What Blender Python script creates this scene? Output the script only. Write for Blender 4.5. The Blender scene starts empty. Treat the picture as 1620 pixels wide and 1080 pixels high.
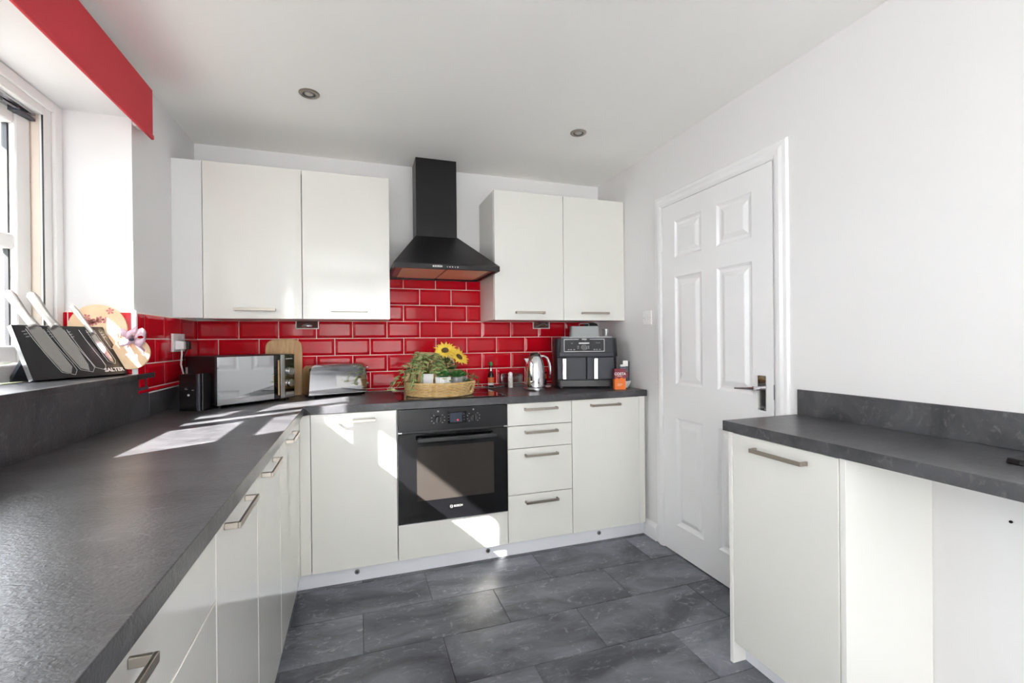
import bpy, math, random
from mathutils import Vector, Matrix
random.seed(7)
PI = math.pi
sc = bpy.context.scene
COL = sc.collection

# ------------------------------------------------------------------ camera
def set_camera():
    f, yaw, pitch, roll, h = 725.47, math.radians(18.583), math.radians(-.132), math.radians(-.564), 1.2232
    fw = Vector((math.sin(yaw)*math.cos(pitch), math.cos(yaw)*math.cos(pitch), math.sin(pitch)))
    rt = Vector((math.cos(yaw), -math.sin(yaw), 0)); up = rt.cross(fw)
    r2 = rt*math.cos(roll)+up*math.sin(roll); u2 = up*math.cos(roll)-rt*math.sin(roll)
    cd = bpy.data.cameras.new('camera'); cd.sensor_fit = 'HORIZONTAL'; cd.sensor_width = 36
    cd.lens = f/1620*36; cd.clip_start = .02
    c = bpy.data.objects.new('camera', cd); COL.objects.link(c)
    m = Matrix((r2, u2, -fw)).transposed().to_4x4(); m.translation = Vector((0, 0, h))
    c.matrix_world = m; sc.camera = c
set_camera()
# ------------------------------------------------------------------ sky, sun, exposure
w = bpy.data.worlds.new('sky'); sc.world = w; w.use_nodes = True
bg = w.node_tree.nodes['Background']; bg.inputs[0].default_value = (.86, .93, 1, 1); bg.inputs[1].default_value = 9.0
SUN = Vector((1, .65, -.90))
sd = bpy.data.lights.new('sun', 'SUN'); sd.energy = 40; sd.angle = math.radians(.53); sd.color = (1, .97, .93)
so = bpy.data.objects.new('sun', sd); COL.objects.link(so); so.rotation_euler = SUN.to_track_quat('-Z', 'Y').to_euler()
so.location = (-6, -4, 6)
vs = sc.view_settings; vs.view_transform = 'Standard'; vs.look = 'None'; vs.gamma = 1; vs.use_curve_mapping = False
vs.exposure = 0.66
cy = sc.cycles
cy.max_bounces = 12; cy.diffuse_bounces = 7; cy.glossy_bounces = 5; cy.transmission_bounces = 6; cy.transparent_max_bounces = 12
cy.caustics_reflective = False; cy.caustics_refractive = False; cy.sample_clamp_indirect = 6
# ------------------------------------------------------------------ materials
MATS = {}
def L(c):   # sRGB 0-255 to linear
    return tuple(((x/255)/12.92 if x/255 <= .04045 else ((x/255+.055)/1.055)**2.4) for x in c)+(1,)
def mat(name, col, rough=.5, metal=0, coat=0, spec=.5, bump=0, bscale=60, var=None, vscale=5, emit=0, sheen=0, trans=0, sss=0):
    if name in MATS: return MATS[name]
    m = bpy.data.materials.new(name); m.use_nodes = True; nt = m.node_tree; b = nt.nodes['Principled BSDF']
    c = L(col); b.inputs['Base Color'].default_value = c; b.inputs['Roughness'].default_value = rough
    b.inputs['Metallic'].default_value = metal; b.inputs['Coat Weight'].default_value = coat
    b.inputs['Coat Roughness'].default_value = .03; b.inputs['Specular IOR Level'].default_value = spec
    if trans: b.inputs['Transmission Weight'].default_value = trans
    tc = nt.nodes.new('ShaderNodeTexCoord')
    if var:
        n = nt.nodes.new('ShaderNodeTexNoise'); n.inputs['Scale'].default_value = vscale; n.inputs['Detail'].default_value = 6
        r = nt.nodes.new('ShaderNodeValToRGB'); r.color_ramp.elements[0].color = c; r.color_ramp.elements[1].color = L(var)
        r.color_ramp.elements[0].position = .35; r.color_ramp.elements[1].position = .68
        nt.links.new(tc.outputs['Object'], n.inputs['Vector']); nt.links.new(n.outputs['Fac'], r.inputs[0]); nt.links.new(r.outputs[0], b.inputs['Base Color'])
    if bump:
        n2 = nt.nodes.new('ShaderNodeTexNoise'); n2.inputs['Scale'].default_value = bscale; n2.inputs['Detail'].default_value = 4
        bp = nt.nodes.new('ShaderNodeBump'); bp.inputs['Strength'].default_value = bump; bp.inputs['Distance'].default_value = .002
        nt.links.new(tc.outputs['Object'], n2.inputs['Vector']); nt.links.new(n2.outputs['Fac'], bp.inputs['Height']); nt.links.new(bp.outputs[0], b.inputs['Normal'])
    if emit:
        b.inputs['Emission Color'].default_value = c; b.inputs['Emission Strength'].default_value = emit
    MATS[name] = m; return m
def slate(name, dark, mid, light, rough, scale, bump, rnd=False, fine=0):
    m = bpy.data.materials.new(name); m.use_nodes = True; nt = m.node_tree; b = nt.nodes['Principled BSDF']; N = nt.nodes.new; K = nt.links.new
    tc = N('ShaderNodeTexCoord'); vec = tc.outputs['Object']
    if rnd:
        oi = N('ShaderNodeObjectInfo'); ad = N('ShaderNodeVectorMath'); ad.operation = 'ADD'
        mu = N('ShaderNodeMath'); mu.operation = 'MULTIPLY'; mu.inputs[1].default_value = 37
        K(oi.outputs['Random'], mu.inputs[0]); K(vec, ad.inputs[0]); K(mu.outputs[0], ad.inputs[1]); vec = ad.outputs[0]
    mp = N('ShaderNodeMapping'); mp.inputs['Scale'].default_value = (1, 1.7, 1.3); mp.inputs['Rotation'].default_value = (0, 0, .5); K(vec, mp.inputs[0])
    n1 = N('ShaderNodeTexNoise'); n1.inputs['Scale'].default_value = scale; n1.inputs['Detail'].default_value = 9; n1.inputs['Roughness'].default_value = .62; n1.inputs['Distortion'].default_value = .9
    n2 = N('ShaderNodeTexNoise'); n2.inputs['Scale'].default_value = scale*5; n2.inputs['Detail'].default_value = 10; n2.inputs['Roughness'].default_value = .75; n2.inputs['Distortion'].default_value = 1.6
    K(mp.outputs[0], n1.inputs['Vector']); K(mp.outputs[0], n2.inputs['Vector'])
    r1 = N('ShaderNodeValToRGB'); e = r1.color_ramp.elements; e[0].position = .40 if rnd else .36; e[0].color = L(dark); e[1].position = .66; e[1].color = L(mid)
    K(n1.outputs['Fac'], r1.inputs[0])
    r2 = N('ShaderNodeValToRGB'); e = r2.color_ramp.elements; e[0].position = .55; e[0].color = (0, 0, 0, 1); e[1].position = .74; e[1].color = (1, 1, 1, 1)
    K(n2.outputs['Fac'], r2.inputs[0])
    mx = N('ShaderNodeMixRGB'); mx.inputs[2].default_value = L(light); K(r2.outputs[0], mx.inputs[0]); K(r1.outputs[0], mx.inputs[1])
    out = mx.outputs[0]
    if rnd:
        hs = N('ShaderNodeHueSaturation'); mr = N('ShaderNodeMapRange'); mr.inputs['To Min'].default_value = .82; mr.inputs['To Max'].default_value = 1.18
        K(oi.outputs['Random'], mr.inputs[0]); K(mr.outputs[0], hs.inputs['Value']); K(out, hs.inputs['Color']); out = hs.outputs[0]
    K(out, b.inputs['Base Color'])
    rr = N('ShaderNodeMapRange'); rr.inputs['To Min'].default_value = rough-.07; rr.inputs['To Max'].default_value = rough+.1; K(n2.outputs['Fac'], rr.inputs[0]); K(rr.outputs[0], b.inputs['Roughness'])
    bp = N('ShaderNodeBump'); bp.inputs['Strength'].default_value = bump; bp.inputs['Distance'].default_value = .002
    hsrc = n2
    if fine:
        hsrc = N('ShaderNodeTexNoise'); hsrc.inputs['Scale'].default_value = fine; hsrc.inputs['Detail'].default_value = 3; hsrc.inputs['Distortion'].default_value = .6; K(mp.outputs[0], hsrc.inputs['Vector'])
    K(hsrc.outputs['Fac'], bp.inputs['Height']); K(bp.outputs[0], b.inputs['Normal'])
    if not rnd:
        b.inputs['Specular IOR Level'].default_value = .3
    MATS[name] = m; return m
def wood(name, a, bcol, scale=(3, 40, 40), rough=.5):
    m = bpy.data.materials.new(name); m.use_nodes = True; nt = m.node_tree; b = nt.nodes['Principled BSDF']; N = nt.nodes.new; K = nt.links.new
    tc = N('ShaderNodeTexCoord'); mp = N('ShaderNodeMapping'); mp.inputs['Scale'].default_value = scale; n = N('ShaderNodeTexNoise'); n.inputs['Scale'].default_value = 1; n.inputs['Detail'].default_value = 5; n.inputs['Distortion'].default_value = .5
    r = N('ShaderNodeValToRGB'); r.color_ramp.elements[0].color = L(a); r.color_ramp.elements[0].position = .3; r.color_ramp.elements[1].color = L(bcol); r.color_ramp.elements[1].position = .7
    K(tc.outputs['Object'], mp.inputs[0]); K(mp.outputs[0], n.inputs['Vector']); K(n.outputs['Fac'], r.inputs[0]); K(r.outputs[0], b.inputs['Base Color']); b.inputs['Roughness'].default_value = rough
    MATS[name] = m; return m
def glass(name, tint=(1, 1, 1), gl=.04):
    m = bpy.data.materials.new(name); m.use_nodes = True; nt = m.node_tree; N = nt.nodes.new; K = nt.links.new
    for n in list(nt.nodes): nt.nodes.remove(n)
    o = N('ShaderNodeOutputMaterial'); t = N('ShaderNodeBsdfTransparent'); t.inputs[0].default_value = tint+(1,)
    g = N('ShaderNodeBsdfGlossy'); g.inputs['Roughness'].default_value = .02
    lw = N('ShaderNodeLayerWeight'); lw.inputs[0].default_value = .5
    pw = N('ShaderNodeMath'); pw.operation = 'POWER'; pw.inputs[1].default_value = 5; K(lw.outputs['Facing'], pw.inputs[0])
    ma = N('ShaderNodeMath'); ma.operation = 'MULTIPLY_ADD'; ma.inputs[1].default_value = .85; ma.inputs[2].default_value = gl; K(pw.outputs[0], ma.inputs[0])
    mx = N('ShaderNodeMixShader'); K(ma.outputs[0], mx.inputs[0]); K(t.outputs[0], mx.inputs[1]); K(g.outputs[0], mx.inputs[2]); K(mx.outputs[0], o.inputs[0])
    MATS[name] = m; return m
WALL = mat('wall_paint', (231, 230, 230), .75, bump=.08, bscale=220)
CEIL = mat('ceiling_paint', (252, 251, 248), .85)
TRIM = mat('white_satin', (240, 240, 241), .32)
GLOSS = mat('gloss_white', (229, 228, 222), .10, coat=.6, spec=.5)
CARC = mat('carcass_white', (232, 231, 226), .4)
PLINTH = mat('plinth_white', (232, 234, 240), .35)
UPVC = mat('upvc', (242, 241, 239), .3)
REBATE = mat('upvc_cream', (222, 208, 194), .5)
WT = slate('worktop_slate', (58, 58, 61), (87, 87, 90), (118, 117, 118), .29, 3.2, .34, fine=110)
FT = slate('floor_slate', (66, 69, 77), (122, 125, 134), (172, 173, 178), .34, 2.4, .30, rnd=True)
FJ = mat('floor_joint', (38, 39, 42), .8)
RED = mat('red_glaze', (206, 14, 34), .07, spec=.2, var=(190, 10, 28), vscale=3)
GROUT = mat('grout', (246, 236, 228), .9)
NICK = mat('brushed_nickel', (172, 164, 154), .33, 1)
CHROME = mat('chrome', (225, 225, 228), .05, 1)
STEEL = mat('satin_steel', (190, 190, 192), .25, 1)
BLK = mat('matt_black', (28, 28, 31), .45)
HOODM = mat('hood_black', (26, 25, 28), .36, spec=.3)
BGL = mat('black_gloss', (10, 10, 12), .05)
BPL = mat('black_plastic', (22, 22, 25), .35)
DGR = mat('dark_grey_plastic', (62, 64, 72), .42)
OVGL = mat('oven_black_glass', (14, 14, 16), .06, spec=.3)
WHP = mat('white_plastic', (238, 238, 238), .35)
OVPRINT = mat('oven_print', (122, 122, 122), .6)
PRINT = mat('white_print', (235, 235, 235), .6)
GREYP = mat('grey_print', (150, 150, 152), .6)
MIRROR = mat('mirror_glass', (205, 208, 210), .03, 1)
BLIND = mat('red_blind', (208, 58, 68), .75, bump=.1, bscale=700)
W1 = wood('beech_board', (214, 178, 128), (190, 148, 98), (60, 60, 4))
W2 = wood('pale_board', (222, 194, 150), (206, 172, 124), (4, 60, 60))
WICK = mat('wicker', (226, 198, 142), .6, var=(196, 154, 96), vscale=45)
LEAF = mat('leaf_green', (74, 104, 52), .5, var=(128, 150, 92), vscale=40)
LEAF2 = mat('leaf_variegated', (98, 136, 70), .5, var=(204, 216, 150), vscale=40)
LEAF3 = mat('leaf_deep', (56, 134, 62), .45, var=(90, 150, 80), vscale=50)
YEL = mat('petal_yellow', (252, 226, 96), .6, var=(244, 200, 60), vscale=40)
BRN = mat('seed_brown', (88, 66, 34), .9, bump=.6, bscale=400)
STEM = mat('stem_green', (92, 112, 52), .6)
POTW = mat('white_ceramic', (240, 240, 242), .35)
POTG = mat('grey_ceramic', (150, 150, 152), .5)
BURL = mat('burlap', (168, 146, 108), .9, var=(120, 104, 78), vscale=90)
GLS = glass('clear_glass'); GLR = glass('tinted_glass', (.90, .93, .93), .13)
ORNG = mat('orange_card', (236, 116, 30), .45); MAROON = mat('maroon_card', (122, 20, 46), .45); WCARD = mat('white_card', (236, 236, 232), .5)
BLUEC = mat('blue_card', (40, 74, 104), .5); GREYC = mat('grey_card', (98, 98, 104), .5)
GRN = mat('green_cap', (30, 128, 62), .4); SAUCE = mat('dark_sauce', (44, 14, 10), .15)
LABELP = mat('label_orange', (226, 120, 60), .6); YCAP = mat('yellow_plastic', (236, 196, 30), .4); REDP = mat('red_plastic', (206, 34, 28), .4)
CREAM = mat('cream_wood', (238, 214, 178), .6, var=(232, 196, 156), vscale=14)
PINK = mat('pink_print', (206, 126, 122), .7); PINKL = mat('pink_ribbon', (224, 196, 208), .35, var=(196, 156, 176), vscale=30)
TIN = mat('grey_tin', (152, 156, 156), .45)
COPPER = mat('filter_mesh', (232, 210, 168), .35, .25, bump=.5, bscale=900)
SCREEN = mat('display', (52, 62, 74), .1); REDLED = mat('red_led', (255, 40, 60), .4, emit=1.5)
HEDGE = mat('hedge', (80, 92, 52), .9, var=(150, 142, 104), vscale=9); GRASS = mat('paving', (128, 126, 122), .9, var=(112, 110, 106), vscale=3)
SUN_EAVE = mat('added_eave_paint', (228, 226, 222), .6); BRICK = mat('outer_brick', (150, 100, 78), .9, var=(176, 132, 108), vscale=20)
# ------------------------------------------------------------------ mesh helpers
class MB:
    def __init__(s, off=None):
        s.v = []; s.f = []; s.off = Vector(off) if off is not None else Vector((0, 0, 0))
    def add(s, vs, fs):
        n = len(s.v); s.v += [tuple(Vector(p)-s.off) for p in vs]; s.f += [tuple(i+n for i in q) for q in fs]; return s
    def box(s, x0, x1, y0, y1, z0, z1):
        return s.add([(x0, y0, z0), (x1, y0, z0), (x1, y1, z0), (x0, y1, z0), (x0, y0, z1), (x1, y0, z1), (x1, y1, z1), (x0, y1, z1)],
                     [(0, 3, 2, 1), (4, 5, 6, 7), (0, 1, 5, 4), (1, 2, 6, 5), (2, 3, 7, 6), (3, 0, 4, 7)])
    def hexa(s, b, t):   # bottom 4, top 4 points, both counter-clockwise from above
        return s.add(list(b)+list(t), [(0, 3, 2, 1), (4, 5, 6, 7), (0, 1, 5, 4), (1, 2, 6, 5), (2, 3, 7, 6), (3, 0, 4, 7)])
    def prism(s, poly, fn0, fn1):   # polygon (a,b) mapped by fn0 and fn1
        n = len(poly); vs = [fn0(*p) for p in poly]+[fn1(*p) for p in poly]
        return s.add(vs, [tuple(range(n))[::-1], tuple(range(n, 2*n))]+[(i, (i+1) % n, n+(i+1) % n, n+i) for i in range(n)])
    def lathe(s, prof, n=24, c=(0, 0, 0), sx=1, sy=1, cap=True):
        vs = []; fs = []
        for r, z in prof:
            for k in range(n):
                a = 2*PI*k/n; vs.append((c[0]+r*sx*math.cos(a), c[1]+r*sy*math.sin(a), c[2]+z))
        for i in range(len(prof)-1):
            for k in range(n):
                fs.append((i*n+k, i*n+(k+1) % n, (i+1)*n+(k+1) % n, (i+1)*n+k))
        if cap: fs += [tuple(range(n))[::-1], tuple(range((len(prof)-1)*n, len(prof)*n))]
        return s.add(vs, fs)
    def cyl(s, p0, p1, r0, r1=None, n=16):
        return s.tube([p0, p1], [r0, r0 if r1 is None else r1], n)
    def tube(s, path, r, n=8, closed=False, flat=1):
        P = [Vector(p) for p in path]; m = len(P); R = r if isinstance(r, (list, tuple)) else [r]*m
        vs = []; fs = []; prev = None
        for i in range(m):
            d = (P[(i+1) % m]-P[i-1]) if closed else (P[min(i+1, m-1)]-P[max(i-1, 0)])
            d.normalize()
            if prev is None:
                a = Vector((0, 0, 1)) if abs(d.z) < .9 else Vector((1, 0, 0)); u = d.cross(a).normalized()
            else: u = (prev-d*prev.dot(d)).normalized()
            prev = u; w_ = d.cross(u)
            for k in range(n):
                t = 2*PI*k/n; vs.append(P[i]+u*R[i]*math.cos(t)+w_*R[i]*flat*math.sin(t))
        for i in range(m if closed else m-1):
            j = (i+1) % m
            for k in range(n): fs.append((i*n+k, i*n+(k+1) % n, j*n+(k+1) % n, j*n+k))
        if not closed: fs += [tuple(range(n))[::-1], tuple(range((m-1)*n, m*n))]
        return s.add(vs, fs)
    def build(s, name, m, parent=None, smooth=False, bevel=0, seg=2, loc=None, rot=None, label=None):
        me = bpy.data.meshes.new(name); me.from_pydata(s.v, [], s.f); me.update()
        return obj(name, me, m, parent, smooth, bevel, seg, loc, rot, label)
def obj(name, me, m, parent=None, smooth=False, bevel=0, seg=2, loc=None, rot=None, label=None):
    o = bpy.data.objects.new(name, me); COL.objects.link(o)
    if m and not me.materials: me.materials.append(m)
    if parent: o.parent = parent
    if loc: o.location = loc
    if rot: o.rotation_euler = rot
    if label: o['label'] = label
    if bevel:
        b = o.modifiers.new('bevel', 'BEVEL'); b.width = bevel; b.segments = seg; b.limit_method = 'ANGLE'; b.angle_limit = .7
    if smooth:
        for p in me.polygons: p.use_smooth = True
        if bevel or smooth == 'a':
            try: me.set_sharp_from_angle(angle=.7)
            except Exception: pass
    return o
def thing(name, label, cat, loc=(0, 0, 0), rz=0, group=None):
    o = bpy.data.objects.new(name, None); COL.objects.link(o); o.empty_display_size = .05
    o.location = loc; o.rotation_euler = (0, 0, rz)
    return tag(o, label, cat, group)
def tag(o, label, cat, group=None):
    o['label'] = label; o['category'] = cat
    if group: o['group'] = group
    return o
def struct(o, label=None, cat=None):
    o['kind'] = 'structure'
    if label: o['label'] = label
    if cat: o['category'] = cat
    return o
def bx(name, m, parent, b, bevel=.0012, seg=2, off=None, label=None):
    off = off if off is not None else (parent.location if parent else (0, 0, 0))
    return MB(off).box(*b).build(name, m, parent, bevel=bevel, seg=seg, label=label)
def text(name, s, size, m, parent, M, ext=.0004, align='CENTER', sx=1, bold=0):
    cu = bpy.data.curves.new(name, 'FONT'); cu.body = s; cu.size = size; cu.extrude = ext; cu.align_x = align; cu.align_y = 'CENTER'; cu.offset = bold; cu.resolution_u = 3
    o = bpy.data.objects.new('tmp', cu); COL.objects.link(o); bpy.context.view_layer.update()
    me = bpy.data.meshes.new_from_object(o.evaluated_get(bpy.context.evaluated_depsgraph_get()))
    bpy.data.objects.remove(o); bpy.data.curves.remove(cu)
    me.transform(Matrix.Scale(sx, 4, (1, 0, 0))); me.transform(M)
    me.name = name; me.materials.clear()
    return obj(name, me, m, parent)
RFRONT = Matrix(((1, 0, 0), (0, 0, -1), (0, 1, 0))).to_4x4()   # text standing upright, facing -Y
def at(M, x, y, z): return Matrix.Translation((x, y, z)) @ M
# ------------------------------------------------------------------ dimensions (metres, camera over the origin)
XL, XR, YK, ZC, YN = -.873, 1.715, 3.051, 2.363, -2.6
YB, YP, YW, XD, XW = 2.4437, 2.478, 2.4287, -.275, -.2515
ZD, ZU, ZT, ZB = .083, .871, .909, .872
YU, ZUB, ZUT = 2.696, 1.3526, 2.149
WY0, WY1, WZ0, WZ1, WXI = 1.09, 2.285, 1.098, 2.155, -1.11
# ------------------------------------------------------------------ room shell
floor = struct(MB().box(XL-.3, XR+.14, YN-.1, YK+.1, -.12, -.003).build('floor', FJ))
floor['label'] = 'dark slate effect tiled kitchen floor'
tile_cache = {}
def floor_tile(x0, x1, y0, y1):
    wd, dp = round(x1-x0, 4), round(y1-y0, 4)
    if (wd, dp) not in tile_cache:
        me = bpy.data.meshes.new('floor_tile'); g = .0011; c = .0012
        b = MB().box(g, wd-g, g, dp-g, -.003, -.0008)
        b.add([(g, g, -.0008), (wd-g, g, -.0008), (wd-g, dp-g, -.0008), (g, dp-g, -.0008), (g+c, g+c, 0), (wd-g-c, g+c, 0), (wd-g-c, dp-g-c, 0), (g+c, dp-g-c, 0)],
              [(4, 5, 6, 7), (0, 1, 5, 4), (1, 2, 6, 5), (2, 3, 7, 6), (3, 0, 4, 7)])
        me.from_pydata(b.v, [], b.f); me.update(); tile_cache[(wd, dp)] = me
    obj('floor_tile', tile_cache[(wd, dp)], FT, floor, loc=(x0, y0, 0))
TP, RP = .6085, .2805
for r in range(-17, 3):
    y0 = 2.171+r*RP-0*RP; y1 = min(y0+RP, YK)
    if y0 < YN: continue
    if y0 > 2.5: continue
    offx = .322 if r % 2 == 0 else .6185
    k0 = -3
    for k in range(-3, 4):
        x0, x1 = offx+k*TP, offx+(k+1)*TP
        x0, x1 = max(x0, -.44), min(x1, XR)
        if x1-x0 < .01: continue
        floor_tile(x0, x1, y0, y1)
struct(MB().box(XL-.35, XR+.14, YN-.1, YK+.1, ZC, ZC+.12).build('ceiling', CEIL))
wb = struct(MB().box(XL-.35, XR+.14, YK, YK+.12, -.1, ZC+.1).build('wall_back', WALL))
m = MB()
RY0, RY1, RZ0, RZ1 = -2.4, -1.25, .95, WZ1   # second window, added behind the camera for fill light
m.box(XL-.33, XL, RY1, YK, -.1, WZ0-.022).box(XL-.33, XL, YN, RY1, -.1, RZ0).box(XL-.33, XL, YN, YK, WZ1, ZC+.05).box(XL-.33, XL, RY1, WY0, WZ0-.022, WZ1).box(XL-.33, XL, WY1, YK, WZ0-.022, WZ1).box(XL-.33, XL, YN, RY0, RZ0, WZ1)
wl = struct(m.build('wall_left', WALL))
DY0, DY1, DZ1 = 1.505, 2.294, 2.006
m = MB().box(XR+.03, XR+.14, YN, YK, -.1, ZC+.05).box(XR, XR+.03, YN, DY0, -.1, ZC+.05).box(XR, XR+.03, DY1, YK, -.1, ZC+.05).box(XR, XR+.03, DY0, DY1, DZ1, ZC+.05)
wr = struct(m.build('wall_right', WALL))
# rear wall behind the camera; glazed doors added to let in fill light
GX0, GX1, GZ1 = -.80, .95, 2.2
m = MB().box(XL-.33, GX0, YN-.12, YN, -.1, ZC+.05).box(GX1, XR+.14, YN-.12, YN, -.1, ZC+.05).box(GX0, GX1, YN-.12, YN, GZ1, ZC+.05)
struct(m.build('wall_rear', WALL))
gd = thing('fill_doors', 'white framed glazed doors added behind the camera for fill light', 'door', (GX0, YN-.06, 0)); struct(gd)
m = MB(gd.location)
for x in (GX0, (GX0+GX1)/2-.04, GX1-.08): m.box(x, x+.08, YN-.09, YN-.03, 0, GZ1)
for x0, x1 in ((GX0+.08, (GX0+GX1)/2-.04), ((GX0+GX1)/2+.04, GX1-.08)):
    m.box(x0, x1, YN-.09, YN-.03, 0, .1).box(x0, x1, YN-.09, YN-.03, GZ1-.08, GZ1)
m.build('door_frame', UPVC, gd)
for x0, x1 in ((GX0+.08, (GX0+GX1)/2-.04), ((GX0+GX1)/2+.04, GX1-.08)): bx('pane', GLS, gd, (x0, x1, YN-.064, YN-.058, .1, GZ1-.08), 0)
FILL_VOILE = bpy.data.materials.new('voile'); FILL_VOILE.use_nodes = True  # translucent cloth that spreads daylight from the added rear doors and window
_b = FILL_VOILE.node_tree.nodes['Principled BSDF']; _t = FILL_VOILE.node_tree.nodes.new('ShaderNodeBsdfTranslucent'); _m = FILL_VOILE.node_tree.nodes.new('ShaderNodeMixShader')
_b.inputs['Base Color'].default_value = (.9, .9, .9, 1); _b.inputs['Roughness'].default_value = .9; _t.inputs[0].default_value = (.95, .95, .95, 1); _m.inputs[0].default_value = .72
FILL_VOILE.node_tree.links.new(_b.outputs[0], _m.inputs[1]); FILL_VOILE.node_tree.links.new(_t.outputs[0], _m.inputs[2]); FILL_VOILE.node_tree.links.new(_m.outputs[0], FILL_VOILE.node_tree.nodes['Material Output'].inputs[0])
cu = thing('fill_curtain', 'sheer white voile curtain added to soften fill light from the rear doors', 'curtain', ((GX0+GX1)/2, YN+.06, 0))
vs_, fs_ = [], []
for i in range(161):
    x = GX0-.04+(GX1-GX0+.08)*i/160; y = YN+.06+.018*math.sin(i*.9)
    vs_ += [(x, y, .02), (x, y, 2.26)]
    if i: fs_.append((2*i-2, 2*i, 2*i+1, 2*i-1))
MB(cu.location).add(vs_, fs_).build('curtain_cloth', FILL_VOILE, cu, True)
MB(cu.location).cyl((GX0-.05, YN+.06, 2.27), (GX1+.05, YN+.06, 2.27), .01, n=12).build('curtain_rail', STEEL, cu, 'a')
w3 = struct(thing('fill_window', 'wide white window added in the left wall behind the camera for fill light', 'window', (XL-.2, (RY0+RY1)/2, RZ0)))
m = MB(w3.location).box(XL-.24, XL-.18, RY0, RY0+.07, RZ0, RZ1).box(XL-.24, XL-.18, RY1-.07, RY1, RZ0, RZ1).box(XL-.24, XL-.18, RY0+.07, RY1-.07, RZ0, RZ0+.07).box(XL-.24, XL-.18, RY0+.07, RY1-.07, RZ1-.07, RZ1)
m.build('window_frame', UPVC, w3)
bx('pane', GLS, w3, (XL-.214, XL-.208, RY0+.07, RY1-.07, RZ0+.07, RZ1-.07), 0)
cu = thing('fill_panel', 'sheer white voile panel added to soften fill light from the window behind the camera', 'curtain', (XL-.06, (RY0+RY1)/2, RZ0))
vs_, fs_ = [], []
for i in range(141):
    y = RY0+.004+(RY1-RY0-.008)*i/140; x = XL-.06+.012*math.sin(i*.9)
    vs_ += [(x, y, RZ0+.004), (x, y, RZ1-.03)]
    if i: fs_.append((2*i-2, 2*i, 2*i+1, 2*i-1))
MB(cu.location).add(vs_, fs_).build('curtain_cloth', FILL_VOILE, cu, True)
MB(cu.location).cyl((XL-.06, RY0+.002, RZ1-.02), (XL-.06, RY1-.002, RZ1-.02), .008, n=12).build('curtain_rail', STEEL, cu, 'a')
# ------------------------------------------------------------------ red metro tiles
GR = .0035
PX, PZ = .2087, .1065
def tile_mesh(w_, h_):
    key = ('t', round(w_, 4), round(h_, 4))
    if key in tile_cache: return tile_cache[key]
    g = .0021; x0, x1, z0, z1 = -w_/2+g, w_/2-g, -h_/2+g, h_/2-g; c = min(.016, (x1-x0)*.3, (z1-z0)*.3)
    R = lambda i, y: [(x0+i, y, z0+i), (x1-i, y, z0+i), (x1-i, y, z1-i), (x0+i, y, z1-i)]
    vs = R(0, 0)+R(0, -.0045)+R(c, -.0095)
    q = [(a, (a+1) % 4) for a in range(4)]
    fs = [(a, b, 4+b, 4+a) for a, b in q]+[(4+a, 4+b, 8+b, 8+a) for a, b in q]+[(8, 9, 10, 11)]
    me = bpy.data.meshes.new('tile'); me.from_pydata(vs, [], fs); me.update(); me.materials.append(RED); tile_cache[key] = me
    return me
def tile_run(parent, a0, a1, z0, z1, off, place, rot):
    """one row from a0 to a1 along the wall, joints at off + k*PX"""
    k = math.floor((a0-off)/PX)
    while off+k*PX < a1-.004:
        p0, p1 = max(off+k*PX, a0), min(off+(k+1)*PX, a1)
        if p1-p0 > .014:
            me = tile_mesh(p1-p0, z1-z0); obj('tile', me, None, parent, loc=place((p0+p1)/2, (z0+z1)/2), rot=rot)
        k += 1
TX1 = 1.655
bx('grout_bed', GROUT, wb, (XL, TX1, YK-.0070, YK, ZT-.01, ZUB), 0)
bx('grout_bed', GROUT, wb, (.172, .803, YK-.0070, YK, ZUB, 1.652), 0)
rows = [.926-PZ+.0005+PZ*i for i in range(0, 8)]
for i, z in enumerate(rows):
    z0, z1 = max(z, ZT), z+PZ
    offb = .178 if i % 2 == 0 else .178+PX/2
    # row index 4 is 1.2455..1.352 and carries joints at .178
    a0, a1 = (XL, TX1) if z < 1.34 else (.174, .801)
    z1 = min(z1, 1.648) if z > 1.34 else z1
    if z1-z0 < .01 or z >= 1.64: continue
    tile_run(wb, a0, a1, z0, z1, offb, lambda a, c: (a, YK-.0035, c), (0, 0, 0))
bx('grout_bed', GROUT, wl, (XL, XL+.0070, WY1, YK, 1.008, 1.356), 0)
for i, (z0, z1) in enumerate(((1.012, 1.0325), (1.0325, 1.139), (1.139, 1.2455), (1.2455, 1.352))):
    tile_run(wl, WY1+.006, YK-.006, z0, z1, 2.574 if i % 2 else 2.470, lambda a, c: (XL+.0035, a, c), (0, 0, PI/2))
# tiles on the far window reveal
bx('grout_bed', GROUT, wl, (WXI+.005, XL, WY1-.0070, WY1, WZ0, 1.358), 0)
for z0, z1, o in ((WZ0, 1.139, -.95), (1.139, 1.2455, -.88), (1.2455, 1.354, -1.086)):
    tile_run(wl, WXI+.006, XL-.003, z0, z1, o, lambda a, c: (a, WY1-.0035, c), (0, 0, 0))
bx('edge_trim', TRIM, wl, (XL-.004, XL+.012, WY1-.011, WY1+.004, WZ0, 1.36), .002, off=(0, 0, 0))
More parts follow.
